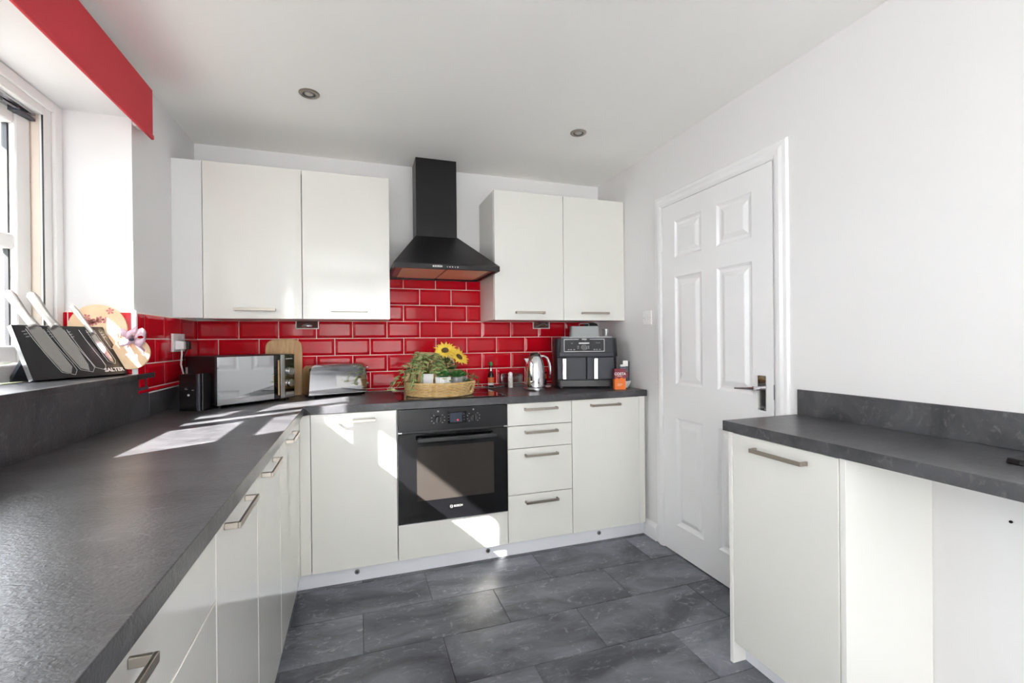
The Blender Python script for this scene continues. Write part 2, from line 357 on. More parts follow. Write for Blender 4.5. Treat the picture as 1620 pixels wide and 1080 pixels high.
# ------------------------------------------------------------------ window
win = struct(thing('window_1', 'white double casement window with one sash ajar', 'window', (WXI-.03, (WY0+WY1)/2, WZ0)))
m = MB(win.location); fx0, fx1 = WXI-.07, WXI
m.box(fx0, fx1, WY0, WY0+.1, WZ0, WZ1).box(fx0, fx1, WY1-.095, WY1, WZ0, WZ1).box(fx0, fx1, WY0+.1, WY1-.095, WZ0, WZ0+.06).box(fx0, fx1, WY0+.1, WY1-.095, WZ1-.07, WZ1)
m.box(fx0, fx1, 1.67, 1.705, WZ0+.06, WZ1-.07)
m.build('window_frame', UPVC, win, bevel=.006)
m = MB(win.location)
m.box(WXI-.001, WXI+.012, WY0, WY0+.05, WZ0, WZ1).box(WXI-.001, WXI+.012, WY1-.05, WY1, WZ0, WZ1).box(WXI-.001, WXI+.012, WY0+.05, WY1-.05, WZ1-.04, WZ1)
m.build('frame_bead', UPVC, win, bevel=.005)
bx('rebate', REBATE, win, (fx0-.03, fx0, WY1-.1, WY1-.09, WZ0+.06, WZ1-.07), 0)
bx('seal', BLK, win, (WXI-.004, WXI-.0005, WY1-.099, WY1-.095, WZ0+.06, WZ1-.07), 0)
bx('rebate_face', REBATE, win, (fx0+.003, WXI-.012, WY1-.0965, WY1-.0945, WZ0+.06, WZ1-.07), 0)
MB(win.location).cyl((WXI-.045, WY1-.0965, 1.83), (WXI-.045, WY1-.099, 1.83), .006, n=12).build('screw', STEEL, win, True)
def sash(y0, y1, z0, z1, xin, ang=0, f_=.062):
    """casement leaf: local origin on the hinge edge (far jamb), leaf runs towards -Y"""
    s = bpy.data.objects.new('casement', None); COL.objects.link(s); s.parent = win
    s.location = Vector((xin, y1, z0))-win.location; s.rotation_euler = (0, 0, ang)
    W, H = y1-y0, z1-z0; x0, x1 = -.055, 0
    MB().box(x0, x1, -f_, 0, 0, H).box(x0, x1, -W, -W+f_, 0, H).box(x0, x1, -W+f_, -f_, 0, f_).box(x0, x1, -W+f_, -f_, H-f_, H).build('sash_frame', UPVC, s, bevel=.008)
    bz = 1.595-z0
    MB().box(x0+.004, x1-.004, -W+f_, -f_, bz-.027, bz+.027).build('glazing_bar', UPVC, s, bevel=.006)
    MB().box(x0+.024, x0+.03, -W+f_, -f_, f_, bz-.027).build('pane', GLS, s)
    MB().box(x0+.024, x0+.03, -W+f_, -f_, bz+.027, H-f_).build('pane', GLS, s)
    MB().box(x0+.018, x0+.036, -f_-.007, -f_, f_, bz-.027).box(x0+.018, x0+.036, -f_-.007, -f_, bz+.027, H-f_).build('glazing_seal', BLK, s)
    return s
sash(WY0+.1, 1.668, WZ0+.06, WZ1-.07, WXI-.012, f_=.026)
sash(1.708, WY1-.1, WZ0+.062, WZ1-.075, WXI-.035, ang=-math.radians(13))
m = MB(win.location)
m.box(fx0-.01, WXI-.02, 1.74, WY1-.1, WZ1-.079, WZ1-.071)
m.hexa([(-1.16, 2.17, 2.066), (-1.175, 1.95, 2.066), (-1.158, 1.95, 2.066), (-1.143, 2.17, 2.066)], [(-1.16, 2.17, 2.073), (-1.175, 1.95, 2.073), (-1.158, 1.95, 2.073), (-1.143, 2.17, 2.073)])
m.build('hinge_stay', STEEL, win)
MB(win.location).box(-1.165, -1.13, 2.1, 2.186, 2.055, 2.066).box(-1.16, -1.135, 1.98, 2.03, 2.055, 2.066).build('hinge_bracket', DGR, win, bevel=.002)
# sill: slate laminate board with upstand panel facing the room
sill = thing('window_sill', 'dark slate laminate window sill carrying the knife stand', 'sill', (XL, 1.6, ZT))
MB(sill.location).box(WXI+.012, -.856, .98, WY1-.012, WZ0-.022, WZ0).box(XL+.001, -.856, WY1-.012, 2.44, WZ0-.022, WZ0).build('sill_board', WT, sill, bevel=.002)
bx('front_panel', WT, sill, (XL+.001, -.863, .98, 2.392, ZT+.0005, WZ0-.022), .0012)
up = thing('worktop_upstand', 'low dark slate upstand on the left wall behind the microwave', 'upstand', (XL, 2.7, ZT))
bx('upstand_board', WT, up, (XL+.001, -.861, 2.393, YK-.011, ZT+.0005, 1.0085), .0012)
# ------------------------------------------------------------------ roller blind
bl = thing('roller_blind', 'red fabric roller blind rolled up above the window', 'blind', (-.84, 1.6, 2.2))
BY0, BY1 = .95, 2.372
bx('blind_fabric', BLIND, bl, (-.8335, -.830, BY0, BY1, 2.118, 2.318), .001)
MB(bl.location).box(-.838, -.826, BY0, BY1+.003, 2.104, 2.124).build('hem_bar', BLIND, bl, bevel=.004, seg=3)
MB(bl.location).cyl((-.851, BY0+.02, 2.292), (-.851, BY1-.02, 2.292), .017, n=20).build('roller_tube', WHP, bl, 'a')
bx('end_bracket', WHP, bl, (XL+.0005, -.836, BY1-.018, BY1-.012, 2.27, 2.32), .002)
MB(bl.location).cyl((-.862, 2.29, 2.135), (-.862, 2.325, 2.135), .011, n=14).build('cord_toggle', WHP, bl, 'a')
m = MB(bl.location).tube([(-.862, 2.31, 2.146), (-.862, 2.312, 2.2), (-.851, 2.345, 2.29)], .0012, 6); m.build('cord', WHP, bl)
# ------------------------------------------------------------------ internal door
dr = struct(thing('door_1', 'white six panel internal door with chrome lever handle', 'door', (1.705, 1.9, 0)))
LX, LY0, LY1, LZ0, LZ1 = 1.705, 1.521, 2.278, .006, 1.990
PY = ((1.955, 2.168), (1.632, 1.848)); PZS = ((.168, .776), (.966, 1.574), (1.682, 1.890))
ys = [LY0, 1.632, 1.848, 1.955, 2.168, LY1]; zs = [LZ0, .168, .776, .966, 1.574, 1.682, 1.890, LZ1]
m = MB(dr.location)
for i in range(5):
    for j in range(7):
        if i in (1, 3) and j in (1, 3, 5): continue
        m.box(LX, LX+.035, ys[i], ys[i+1], zs[j], zs[j+1])
leaf = m.build('leaf', TRIM, dr)
for y0, y1 in PY:
    for z0, z1 in PZS:
        def R(i, d): return [(LX+d, y0+i, z0+i), (LX+d, y0+i, z1-i), (LX+d, y1-i, z1-i), (LX+d, y1-i, z0+i)]
        lv = [(0, 0), (.004, .0035), (.012, .0085), (.020, .0095), (.026, .0095), (.046, .0025), (.052, .0015)]
        vs = []; fs = []
        for q in lv: vs += R(*q)
        for a in range(len(lv)-1):
            for b in range(4): fs.append((a*4+b, a*4+(b+1) % 4, a*4+4+(b+1) % 4, a*4+4+b))
        n = len(vs)-4; fs.append((n, n+1, n+2, n+3))
        vs += [(LX+.03, p[1], p[2]) for p in R(0, 0)]; n2 = len(vs)-4; fs.append((n2+3, n2+2, n2+1, n2))
        MB(dr.location).add(vs, fs).build('panel', TRIM, dr)
hd = MB(dr.location).box(LX-.004, LX, 1.558, 1.602, .9, 1.056).build('handle_plate', CHROME, dr, bevel=.0015, label='chrome lever handle plate')
m = MB(dr.location).cyl((LX-.004, 1.583, 1.0), (LX-.05, 1.583, 1.0), .0095, n=18)
m.build('spindle', CHROME, hd, 'a')
MB(dr.location).hexa([(LX-.056, 1.572, .992), (LX-.042, 1.572, .992), (LX-.04, 1.69, .987), (LX-.053, 1.69, .987)], [(LX-.056, 1.572, 1.008), (LX-.042, 1.572, 1.008), (LX-.04, 1.69, .997), (LX-.053, 1.69, .997)]).build('lever', CHROME, hd, bevel=.003, seg=3)
for z in (.908, 1.048):
    for y in (1.563, 1.597): MB(dr.location).cyl((LX-.0055, y, z), (LX-.003, y, z), .003, n=10).build('plate_screw', STEEL, hd, 'a')
bx('latch_plate', STEEL, dr, (LX-.002, LX+.02, LY0-.004, LY0-.001, .955, 1.02), .0005)
for z in (1.78, .72, .25):
    h = bx('hinge', TRIM, dr, (LX-.005, LX+.001, LY1-.001, LY1+.006, z-.045, z+.045), .0015)
# door lining and architrave
t1 = struct(MB().box(XR-.008, XR+.03, DY0, LY0-.003, 0, DZ1).box(XR-.008, XR+.03, LY1+.003, DY1, 0, DZ1).box(XR-.008, XR+.03, LY0-.003, LY1+.003, 1.994, DZ1).build('trim_1', TRIM, bevel=.002))
m = MB()
def arch(a0, a1, d): return a0, a1, d
prof = [(0, .0), (0, .010), (.012, .016), (.03, .017), (.045, .012), (.06, .011), (.066, .006), (.066, 0)]
def sweep(side):   # architrave profile swept up, over and down round the opening
    yl, yr, zt_ = LY1+.006, LY0-.006, 1.997
    pts = []
    for w_, d in prof:
        pts.append([(XR-d, yl+w_, 0.0), (XR-d, yl+w_, zt_+w_), (XR-d, yr-w_, zt_+w_), (XR-d, yr-w_, 0.0)])
    vs = [p for q in pts for p in q]; fs = []
    n = len(prof)
    for i in range(n-1):
        for j in range(3): fs.append((i*4+j, i*4+j+1, (i+1)*4+j+1, (i+1)*4+j))
    fs += [tuple(i*4 for i in range(n)), tuple(i*4+3 for i in range(n))[::-1]]
    return vs, fs
struct(MB().add(*sweep(0)).build('trim_2', TRIM))
# skirting
sk = [(0, 0), (0, .017), (.075, .017), (.092, .011), (.1, .005), (.1, 0)]
def skirting(name, p0, p1, nrm):
    n = Vector(nrm); vs = []
    for p in (p0, p1):
        for z, d in sk: vs.append(Vector(p)+n*d+Vector((0, 0, z)))
    k = len(sk); fs = [(i, i+1, k+i+1, k+i) for i in range(k-1)]+[tuple(range(k))[::-1], tuple(range(k, 2*k))]
    return struct(MB().add(vs, fs).build(name, TRIM))
skirting('baseboard_right', (XR-.0005, 2.352, 0), (XR-.0005, YP-.002, 0), (-1, 0, 0))
skirting('baseboard_near', (XR-.0005, YN, 0), (XR-.0005, .94, 0), (-1, 0, 0))
sw = thing('light_switch', 'white double light switch on the right wall beside the door', 'switch', (XR, 2.437, 1.355))
bx('face_plate', WHP, sw, (XR-.009, XR-.0003, 2.394, 2.481, 1.312, 1.398), .003, 3)
for y in (2.42, 2.452): bx('rocker', WHP, sw, (XR-.013, XR-.009, y-.006, y+.006, 1.343, 1.367), .001)
for y in (2.404, 2.471): MB(sw.location).cyl((XR-.0095, y, 1.355), (XR-.0085, y, 1.355), .0025, n=8).build('screw', GREYP, sw)
# ------------------------------------------------------------------ ceiling spots
for i, (x, y, lb) in enumerate(((-.2, 2.287, 'recessed nickel ceiling spotlight nearer the window'), (1.163, 2.277, 'recessed nickel ceiling spotlight nearer the door'))):
    t = thing('ceiling_spotlight', lb, 'spotlight', (x, y, ZC), group='ceiling spotlights')
    MB().lathe([(.028, .0), (.028, -.004), (.03, -.006), (.04, -.006), (.045, -.002), (.045, 0)], 32).build('bezel', NICK, t, 'a')
    MB().lathe([(.0275, -.0002), (.0275, -.003), (.022, -.003), (.0215, -.0005)], 28).build('inner_ring', DGR, t, 'a')
    MB().lathe([(.021, -.0003), (.02, -.004), (.012, -.006), (.004, -.0065)], 24).build('bulb', mat('bulb_glass', (196, 190, 182), .1, coat=.5), t, True)
# ------------------------------------------------------------------ worktops
wt = thing('worktop', 'dark slate laminate L-shaped worktop under the wall cabinets', 'worktop', (-.2, 2.7, ZU))
poly = [(XL+.001, -.9), (XW, -.9), (XW, YW), (1.696, YW), (1.696, YK-.001), (XL+.001, YK-.001)]
MB(wt.location).prism(poly, lambda a, b: (a, b, ZU), lambda a, b: (a, b, ZT)).build('worktop_board', WT, wt, bevel=.0015)
# joint cover under the inner corner
MB(wt.location).add([(XW, YW, ZT-.003), (XW-.0005, YW-.036, ZU), (XW+.037, YW+.0005, ZU), (XW-.002, YW+.002, ZU), (XW-.002, YW+.002, ZT-.003)],
                    [(0, 1, 2), (1, 3, 2), (0, 4, 3, 1), (0, 2, 3, 4)]).build('corner_joint', WT, wt)
w2 = thing('side_worktop', 'narrow dark slate worktop along the right wall with upstand', 'worktop', (1.5, .5, ZU))
bx('worktop_board', WT, w2, (1.320, XR-.001, -.55, 1.408, ZU+.001, ZT+.001), .0015)
bx('upstand', WT, w2, (XR-.0125, XR-.001, -.55, 1.408, ZT+.0012, 1.0115), .0015)
# ------------------------------------------------------------------ cabinets
def bar_handle(parent, door, c, axis, length=.196, out=(0, -1, 0), off=None):
    """flat bar handle on two square feet; c is the centre on the door face"""
    off = off if off is not None else parent.location
    c = Vector(c); o = Vector(out); ax = Vector(axis); z = Vector((0, 0, 1))
    m = MB(off)
    def obx(a0, a1, o0, o1, z0, z1):
        pts = [c+ax*a+o*d+z*h for h in (z0, z1) for a, d in ((a0, o0), (a1, o0), (a1, o1), (a0, o1))]
        m.hexa(pts[:4], pts[4:])
    h = length/2
    obx(-h, h, .026, .032, -.007, .007); obx(-h, -h+.007, 0, .026, -.007, .007); obx(h-.007, h, 0, .026, -.007, .007)
    return m.build('handle', NICK, door, bevel=.0012, label='brushed nickel bar handle')
def cab_box(t, x0, x1, y0, y1, z0, z1, th=.016, open_='-y'):
    m = MB(t.location)
    m.box(x0, x0+th, y0, y1, z0, z1).box(x1-th, x1, y0, y1, z0, z1).box(x0+th, x1-th, y0, y1, z0, z0+th).box(x0+th, x1-th, y0, y1, z1-th, z1)
    if open_ == '-y': m.box(x0+th, x1-th, y1-.006, y1, z0+th, z1-th)
    m.build('carcass', CARC, t)
def door(t, b, bevel=.0018, name='door'):
    return MB(t.location).box(*b).build(name, GLOSS, t, bevel=bevel, seg=3)
g = .0016
# back run
t = thing('base_cabinet', 'white gloss base cabinet door between the inner corner and the oven', 'cabinet', (-.02, 2.75, ZD), group='base cabinets')
cab_box(t, -.222, .188, YB+.02, YK-.02, ZD, ZB-.002)
d = door(t, (-.2235, .1875-g, YB, YB+.018, ZD, ZB-.004)); bar_handle(t, d, (-.013, YB, .828), (1, 0, 0), .19)
t = thing('corner_post', 'narrow white gloss filler post in the inner corner of the base run', 'filler post', (-.25, YB, ZD))
bx('post', GLOSS, t, (XD, -.2262, YB+.004, YB+.022, ZD, ZB-.002), .001)
bx('post_return', GLOSS, t, (XD-.017, XD-.0005, 2.405, YB+.022, ZD, ZB-.002), .001)
t = thing('oven_cabinet', 'white gloss housing under and around the built-in oven', 'cabinet', (.489, 2.75, ZD), group='base cabinets')
m = MB(t.location).box(.190, .194, YB+.02, YK-.02, ZD, ZB-.002).box(.784, .788, YB+.02, YK-.02, ZD, ZB-.002).box(.194, .784, YB+.02, YK-.02, ZD, ZD+.016).box(.194, .784, YB+.03, YK-.02, .255, .268)
m.build('carcass', CARC, t)
door(t, (.1895+g, .789-g, YB, YB+.018, ZD, .2665), name='drawer_front')
t = thing('drawer_cabinet', 'white gloss drawer unit with four nickel handles right of the oven', 'cabinet', (.99, 2.75, ZD), group='base cabinets')
cab_box(t, .790, 1.187, YB+.02, YK-.02, ZD, ZB-.002)
zz = [ZD, .3499, .6113, .7398, ZB-.004]; hz = [.307, .572, .703, .833]
for i in range(4):
    d = door(t, (.789+g, 1.188-g, YB, YB+.018, zz[i]+g, zz[i+1]-g), name='drawer'); bar_handle(t, d, (.990, YB, hz[i]), (1, 0, 0), .2)
t = thing('base_cabinet', 'white gloss base cabinet with single door at the doorway end', 'cabinet', (1.42, 2.75, ZD), group='base cabinets')
cab_box(t, 1.189, 1.645, YB+.02, YK-.02, ZD, ZB-.002)
d = door(t, (1.188+g, 1.6455, YB, YB+.018, ZD, ZB-.004)); bar_handle(t, d, (1.406, YB, .832), (1, 0, 0), .196)
t = thing('end_panel', 'white vertical end panel closing the base run beside the door', 'end panel', (1.67, 2.75, ZD))
bx('panel', CARC, t, (1.648, 1.690, YB+.003, YK-.02, ZD, ZB-.002), .001)
t = thing('plinth', 'white plinth along the floor under the oven run', 'plinth', (.7, YP, 0))
bx('plinth_board', PLINTH, t, (-.31, XR-.001, YP, YP+.016, .0005, ZD-.003), .0008)
for x in (-.015, .679, 1.38):
    pg = MB(t.location).cyl((x, YP, .048), (x, YP-.003, .048), .0125, n=20).build('plinth_clip', mat('grey_clip', (120, 120, 122), .5), t, 'a')
    MB(t.location).cyl((x, YP-.003, .048), (x, YP-.004, .048), .006, n=12).build('clip_screw', BPL, pg, 'a')
# left run
def left_cab(y0, y1, label, hy, split=None, tilt=0):
    t = thing('base_cabinet', label, 'cabinet', (-.56, (y0+y1)/2, ZD), group='base cabinets')
    m = MB(t.location); x0, x1 = XL+.02, XD-.02; th = .016; z0, z1 = ZD, ZB-.002
    m.box(x0, x1, y0, y0+th, z0, z1).box(x0, x1, y1-th, y1, z0, z1).box(x0, x1, y0+th, y1-th, z0, z0+th).box(x0, x1, y0+th, y1-th, z1-th, z1).box(x0, x0+.006, y0+th, y1-th, z0+th, z1-th)
    m.build('carcass', CARC, t)
    if split:
        e = [ZD]+split+[ZB-.004]
        for i in range(len(e)-1):
            d = door(t, (XD-.018, XD, y0+g, y1-g, e[i]+(g if i else 0), e[i+1]-(g if i < len(e)-2 else 0)), name='drawer')
            bar_handle(t, d, (XD, hy, min(e[i+1]-.042, .83)), (0, 1, 0), .196, (1, 0, 0))
    else:
        d = door(t, (XD-.018, XD, y0+g, y1-g, ZD, ZB-.004))
        bar_handle(t, d, (XD, hy, .83), (0, 1, 0), .196, (1, 0, 0))
    return t
left_cab(1.862, 2.404, 'white gloss corner base cabinet below the sunlit worktop, farthest under the window', 2.105)
left_cab(1.463, 1.860, 'white gloss base cabinet under the window, second from the inner corner', 1.625)
left_cab(1.065, 1.461, 'white gloss base cabinet under the window, third from the inner corner', 1.225)
left_cab(.465, 1.063, 'white gloss drawer unit at the lower left, nearest in view', .60, [.395, .707])
left_cab(-.135, .463, 'white gloss base cabinet beside the camera under the left worktop', .2)
left_cab(-.85, -.137, 'white gloss base cabinet behind the camera at the end of the left run', -.5)
t = thing('plinth', 'white plinth along the floor under the window run', 'plinth', (-.32, .8, 0))
bx('plinth_board', PLINTH, t, (-.327, -.311, -.85, YP+.016, .0005, ZD-.003), .0008)
# right side cabinet
t = thing('side_cabinet', 'white gloss cabinet with one long handle under the right worktop', 'cabinet', (1.5, 1.17, 0))
bx('end_panel', CARC, t, (1.328, XR-.001, 1.371, 1.387, .001, ZU), .001)
bx('near_panel', CARC, t, (1.332, XR-.001, .950, .967, .001, ZU), .001)
m = MB(t.location).box(1.352, XR-.004, .968, 1.370, ZD, ZD+.016).box(1.352, XR-.004, .968, 1.370, ZB-.02, ZB-.002).box(XR-.012, XR-.004, .968, 1.370, ZD+.016, ZB-.02)
m.build('carcass', CARC, t)
d = door(t, (1.331, 1.349, .9695, 1.3695, ZD, ZB-.004)); bar_handle(t, d, (1.331, 1.166, .828), (0, 1, 0), .2, (-1, 0, 0))
bx('plinth_board', PLINTH, t, (1.386, 1.402, .968, 1.370, .001, ZD-.003), .0008)
t = MB((XR, .766, .706)).cyl((XR-.0003, .766, .706), (XR-.003, .766, .706), .004, n=10).build('wall_plug', BPL, loc=(XR, .766, .706)); tag(t, 'small dark wall plug under the right worktop', 'wall plug')
t = thing('cable_hub', 'small black plastic gadget at the right edge of the side worktop', 'gadget', (1.545, .655, ZT+.001))
MB().prism([(-.035, -.03), (.035, -.03), (.045, 0), (.035, .03), (-.035, .03), (-.045, 0)], lambda a, b: (a, b, .0003), lambda a, b: (a*.92, b*.92, .014)).build('gadget_body', BPL, t, bevel=.003)
MB().tube([(.04, 0, .007), (.08, -.02, .004), (.11, -.1, .0035), (.1, -.2, .0035)], .003, 8).build('cable', BPL, t, True)
# wall cabinets
def wall_cab(x0, xm, x1, label, handles):
    t = thing('wall_cabinet', label, 'cabinet', ((x0+x1)/2, 2.88, ZUB), group='wall cabinets')
    cab_box(t, x0, x1, YU+.0195, YK-.001, ZUB, ZUT)
    for (a, b), hx in zip(((x0, xm), (xm, x1)), handles):
        d = door(t, (a+g, b-g, YU, YU+.018, ZUB-.003, ZUT)); bar_handle(t, d, (hx, YU, 1.397), (1, 0, 0), .192)
    return t
wall_cab(-.7405, -.2802, .177, 'white gloss two-door wall cabinet left of the cooker hood', (-.504, -.042))
wall_cab(.797, 1.2614, 1.7125, 'white gloss two-door wall cabinet right of the cooker hood', (1.026, 1.484))
t = thing('cabinet_filler', 'narrow white filler panel between the left wall and wall cabinet', 'filler panel', (-.8, YU, ZUB))
bx('panel', mat('filler_white', (232, 232, 232), .3, coat=.3), t, (XL+.0005, -.7425, YU+.004, YU+.02, ZUB, ZUT), .0008)
# ------------------------------------------------------------------ oven
OX0, OX1, OY = .192, .786, YB-.012
t = thing('built_in_oven', 'black built-in oven with glass door below the hob', 'oven', (.489, 2.6, .272))
bx('oven_body', BLK, t, (.2, .778, YB+.021, 2.95, .274, .862), .001)
cp = bx('control_panel', mat('oven_panel', (24, 24, 27), .22, spec=.3), t, (OX0, OX1, OY, OY+.02, .752, .8685), .002)
bx('vent_gap', BPL, t, (OX0+.02, OX1-.02, OY+.012, OY+.03, .742, .752), 0)
bx('side_trim', STEEL, t, (OX0, OX0+.02, OY+.002, OY+.02, .744, .750), .0005); bx('side_trim', STEEL, t, (OX1-.022, OX1, OY+.002, OY+.02, .744, .750), .0005)
od = bx('oven_door', OVGL, t, (OX0, OX1, OY, OY+.03, .274, .742), .0025, 3)
bx('door_window', mat('oven_window', (52, 48, 45), .07, spec=.3), od, (.286, .706, OY-.0006, OY+.002, .385, .668), .0003, off=t.location)
bx('door_trim', STEEL, t, (OX0, OX1, OY+.002, OY+.012, .2705, .2738), 0)
m = MB(t.location).box(.286, .712, OY-.046, OY-.032, .700, .722).box(.292, .312, OY-.032, OY, .704, .718).box(.686, .706, OY-.032, OY, .704, .718)
m.build('door_handle', BPL, od, bevel=.004, seg=3)
for x in (.400, .592):
    k = MB(t.location).cyl((x, OY, .81), (x, OY-.02, .81), .0185, .0165, 28).build('knob', BPL, cp, 'a')
    bx('knob_grip', BGL, t, (x-.003, x+.003, OY-.026, OY-.019, .795, .825), .001)
bx('display', SCREEN, cp, (.462, .528, OY-.0012, OY+.002, .789, .838), .0005, off=t.location)
bx('display_border', BGL, cp, (.452, .556, OY-.0006, OY+.002, .782, .845), .0003, off=t.location)
MB(t.location).cyl((.505, OY-.0012, .799), (.505, OY-.0018, .799), .004, n=10).build('display_light', REDLED, cp)
m = MB(t.location)
for x in (.400, .592):
    for a in (-130, -160, 160, 130, 50, 20, -20, -50):
        px, pz = x+.036*math.sin(math.radians(a+90)), .81+.026*math.cos(math.radians(a+90)); m.box(px-.003, px+.003, OY-.0005, OY+.001, pz-.0018, pz+.0018)
    m.box(x-.004, x+.004, OY-.0005, OY+.001, .847, .855)
for z in (.8, .815, .83): m.box(.453, .459, OY-.001, OY+.001, z-.001, z+.001).box(.537, .543, OY-.001, OY+.001, z-.001, z+.001)
o = m.build('dial_marks', GREYP, cp); o['kind'] = 'stuff'
text('lettering', 'BOSCH', .0155, OVPRINT, od, at(RFRONT, .504-.489, OY-.0003-2.6, .339-.272), sx=.95, bold=.0003)
MB().tube([(-.022+.0078*math.cos(a*PI/10), OY-.0006-2.6, .067+.0078*math.sin(a*PI/10)) for a in range(20)], .0008, 5, True).box(-.0265, -.025, OY-.001-2.6, OY-2.6, .0625, .0715).box(-.019, -.0175, OY-.001-2.6, OY-2.6, .0625, .0715).box(-.0265, -.0175, OY-.001-2.6, OY-2.6, .0664, .0676).build('logo', OVPRINT, od)
# ------------------------------------------------------------------ hob
t = thing('induction_hob', 'black glass hob set in the worktop under the wicker tray', 'hob', (.495, 2.715, ZT))
bx('hob_glass', BGL, t, (.2, .79, 2.468, 2.965, ZT+.0002, ZT+.0045), .0015)
for x, y, r in ((.34, 2.58, .08), (.34, 2.84, .095), (.65, 2.58, .095), (.65, 2.84, .08)):
    MB(t.location).tube([(x+r*math.cos(a*PI/20), y+r*math.sin(a*PI/20), ZT+.0046) for a in range(40)], .0006, 4, True).build('zone_ring', GREYP, t)

# ------------------------------------------------------------------ cooker hood
t = thing('cooker_hood', 'black chimney cooker hood between the two wall cabinets', 'cooker hood', (.4846, 2.85, 1.62))
HX0, HX1, HY0, HY1 = .1856, .7836, 2.538, YK-.011
zl0, zl1, zh = 1.6231, 1.6513, 1.876
bx('canopy_lip', HOODM, t, (HX0, HX1, HY0, HY0+.016, zl0, zl1), .001)
m = MB(t.location).box(HX0, HX0+.014, HY0+.016, HY1, zl0, zl1).box(HX1-.014, HX1, HY0+.016, HY1, zl0, zl1).box(HX0, HX1, HY1-.02, HY1, zl0, zl1); m.build('canopy_rim', HOODM, t)
cx0, cx1, cyf = .349, .604, 2.873
bot = [(HX0, HY0, zl1), (HX1, HY0, zl1), (HX1, HY1, zl1), (HX0, HY1, zl1)]
top = [(cx0-.004, cyf-.004, zh), (cx1+.004, cyf-.004, zh), (cx1+.004, HY1, zh), (cx0-.004, HY1, zh)]
MB(t.location).hexa(bot, top).build('canopy', HOODM, t, bevel=.0012)
bx('chimney', HOODM, t, (cx0, cx1, cyf, YK-.001, zh+.0005, ZC-.001), .0015)
bx('chimney_collar', BPL, t, (cx0+.004, cx1-.004, cyf-.003, cyf+.01, zh-.004, zh+.004), .001)
for x0, x1 in ((HX0+.05, .478), (.492, HX1-.05)): bx('grease_filter', COPPER, t, (x0, x1, HY0+.05, HY1-.05, zl0+.006, zl0+.012), .002)
m = MB(t.location).box(HX0+.014, HX1-.014, HY0+.016, HY1-.02, zl0+.012, zl0+.016); m.build('filter_frame', mat('filter_steel', (150, 112, 100), .3, .5), t)
for i, x in enumerate((.478, .492, .507, .522, .537)): MB(t.location).cyl((x, HY0, 1.637), (x, HY0-.0015, 1.637), .0022 if i < 4 else .003, n=8).build('button', STEEL, t)
text('lettering', 'BOSCH', .013, PRINT, t, at(RFRONT, .428-.4846, HY0-.0004-2.85, 1.638-1.62), bold=.0003)
MB(t.location).cyl((.418-.018, HY0, 1.638), (.418-.018, HY0-.0006, 1.638), .0045, n=12).build('logo', PRINT, t)
# ------------------------------------------------------------------ wall boxes and sockets
def wallbox(x0, x1, lab):
    t = thing('wall_box', lab, 'wall box', ((x0+x1)/2, YK, 1.33), group='open wiring boxes under the wall cabinets')
    y = YK-.014; z0, z1 = 1.304, 1.352; f_ = .006
    MB(t.location).box(x0, x1, y-.012, y, z0, z0+f_).box(x0, x0+f_, y-.012, y, z0+f_, z1).box(x1-f_, x1, y-.012, y, z0+f_, z1).build('box_frame', WHP, t, bevel=.001)
    bx('box_back', mat('box_brown', (92, 54, 48), .7), t, (x0+f_, x1-f_, y-.003, y, z0+f_, z1), 0)
    return t, y
t, y = wallbox(-.354, -.224, 'small open wiring box below the left wall cabinet holding a chrome oval')
MB(t.location).lathe([(.001, .0), (.02, .003), (.03, .01), (.031, .014), (.024, .021), (.001, .026)], 20, (-.288, y-.024, 1.3105), sy=.45).build('connector', CHROME, t, True)
t, y = wallbox(1.176, 1.304, 'small open wiring box below the right wall cabinet with loose grey cable')
MB(t.location).tube([(1.19, y-.006, 1.318), (1.215, y-.01, 1.322), (1.24, y-.012, 1.338), (1.262, y-.01, 1.342), (1.285, y-.006, 1.33), (1.296, y-.005, 1.345)], .0045, 8).build('cable', mat('grey_cable', (120, 122, 126), .5), t, True)
MB(t.location).tube([(1.2, y-.005, 1.345), (1.24, y-.005, 1.33), (1.27, y-.007, 1.32), (1.294, y-.005, 1.316)], .004, 8).build('cable', mat('brown_cable', (120, 92, 78), .5), t, True)
t = thing('wall_socket', 'white double socket on the red tiles by the window', 'socket', (XL+.0135, 2.715, 1.228))
bx('face_plate', WHP, t, (XL+.0131, XL+.024, 2.636, 2.792, 1.184, 1.273), .002, 3)
for y in (2.692, 2.762): bx('rocker', WHP, t, (XL+.024, XL+.027, y-.006, y+.006, 1.246, 1.262), .0008)
def plug(name, lab, m_, y, path):
    t = thing(name, lab, 'plug', (XL+.024, y, 1.215))
    MB(t.location).hexa([(XL+.0242, y-.024, 1.192), (XL+.06, y-.02, 1.194), (XL+.06, y+.02, 1.194), (XL+.0242, y+.024, 1.192)], [(XL+.0242, y-.024, 1.24), (XL+.06, y-.016, 1.234), (XL+.06, y+.016, 1.234), (XL+.0242, y+.024, 1.24)]).build('plug_body', m_, t, bevel=.005, seg=3)
    MB(t.location).tube(path, .0036, 10).build('cable', m_, t, True)
plug('power_plug', 'white plug with white flex hanging to the worktop', WHP, 2.676, [(XL+.045, 2.676, 1.196), (XL+.045, 2.677, 1.17), (XL+.04, 2.68, 1.12), (XL+.05, 2.69, 1.06), (XL+.05, 2.695, 1.0), (XL+.052, 2.7, .93), (XL+.052, 2.74, .9135)])
plug('power_plug', 'black plug with black flex behind the microwave', BPL, 2.752, [(XL+.045, 2.752, 1.196), (XL+.03, 2.753, 1.16), (XL+.022, 2.78, 1.08), (XL+.02, 2.84, .96), (XL+.022, 2.9, .9135)])
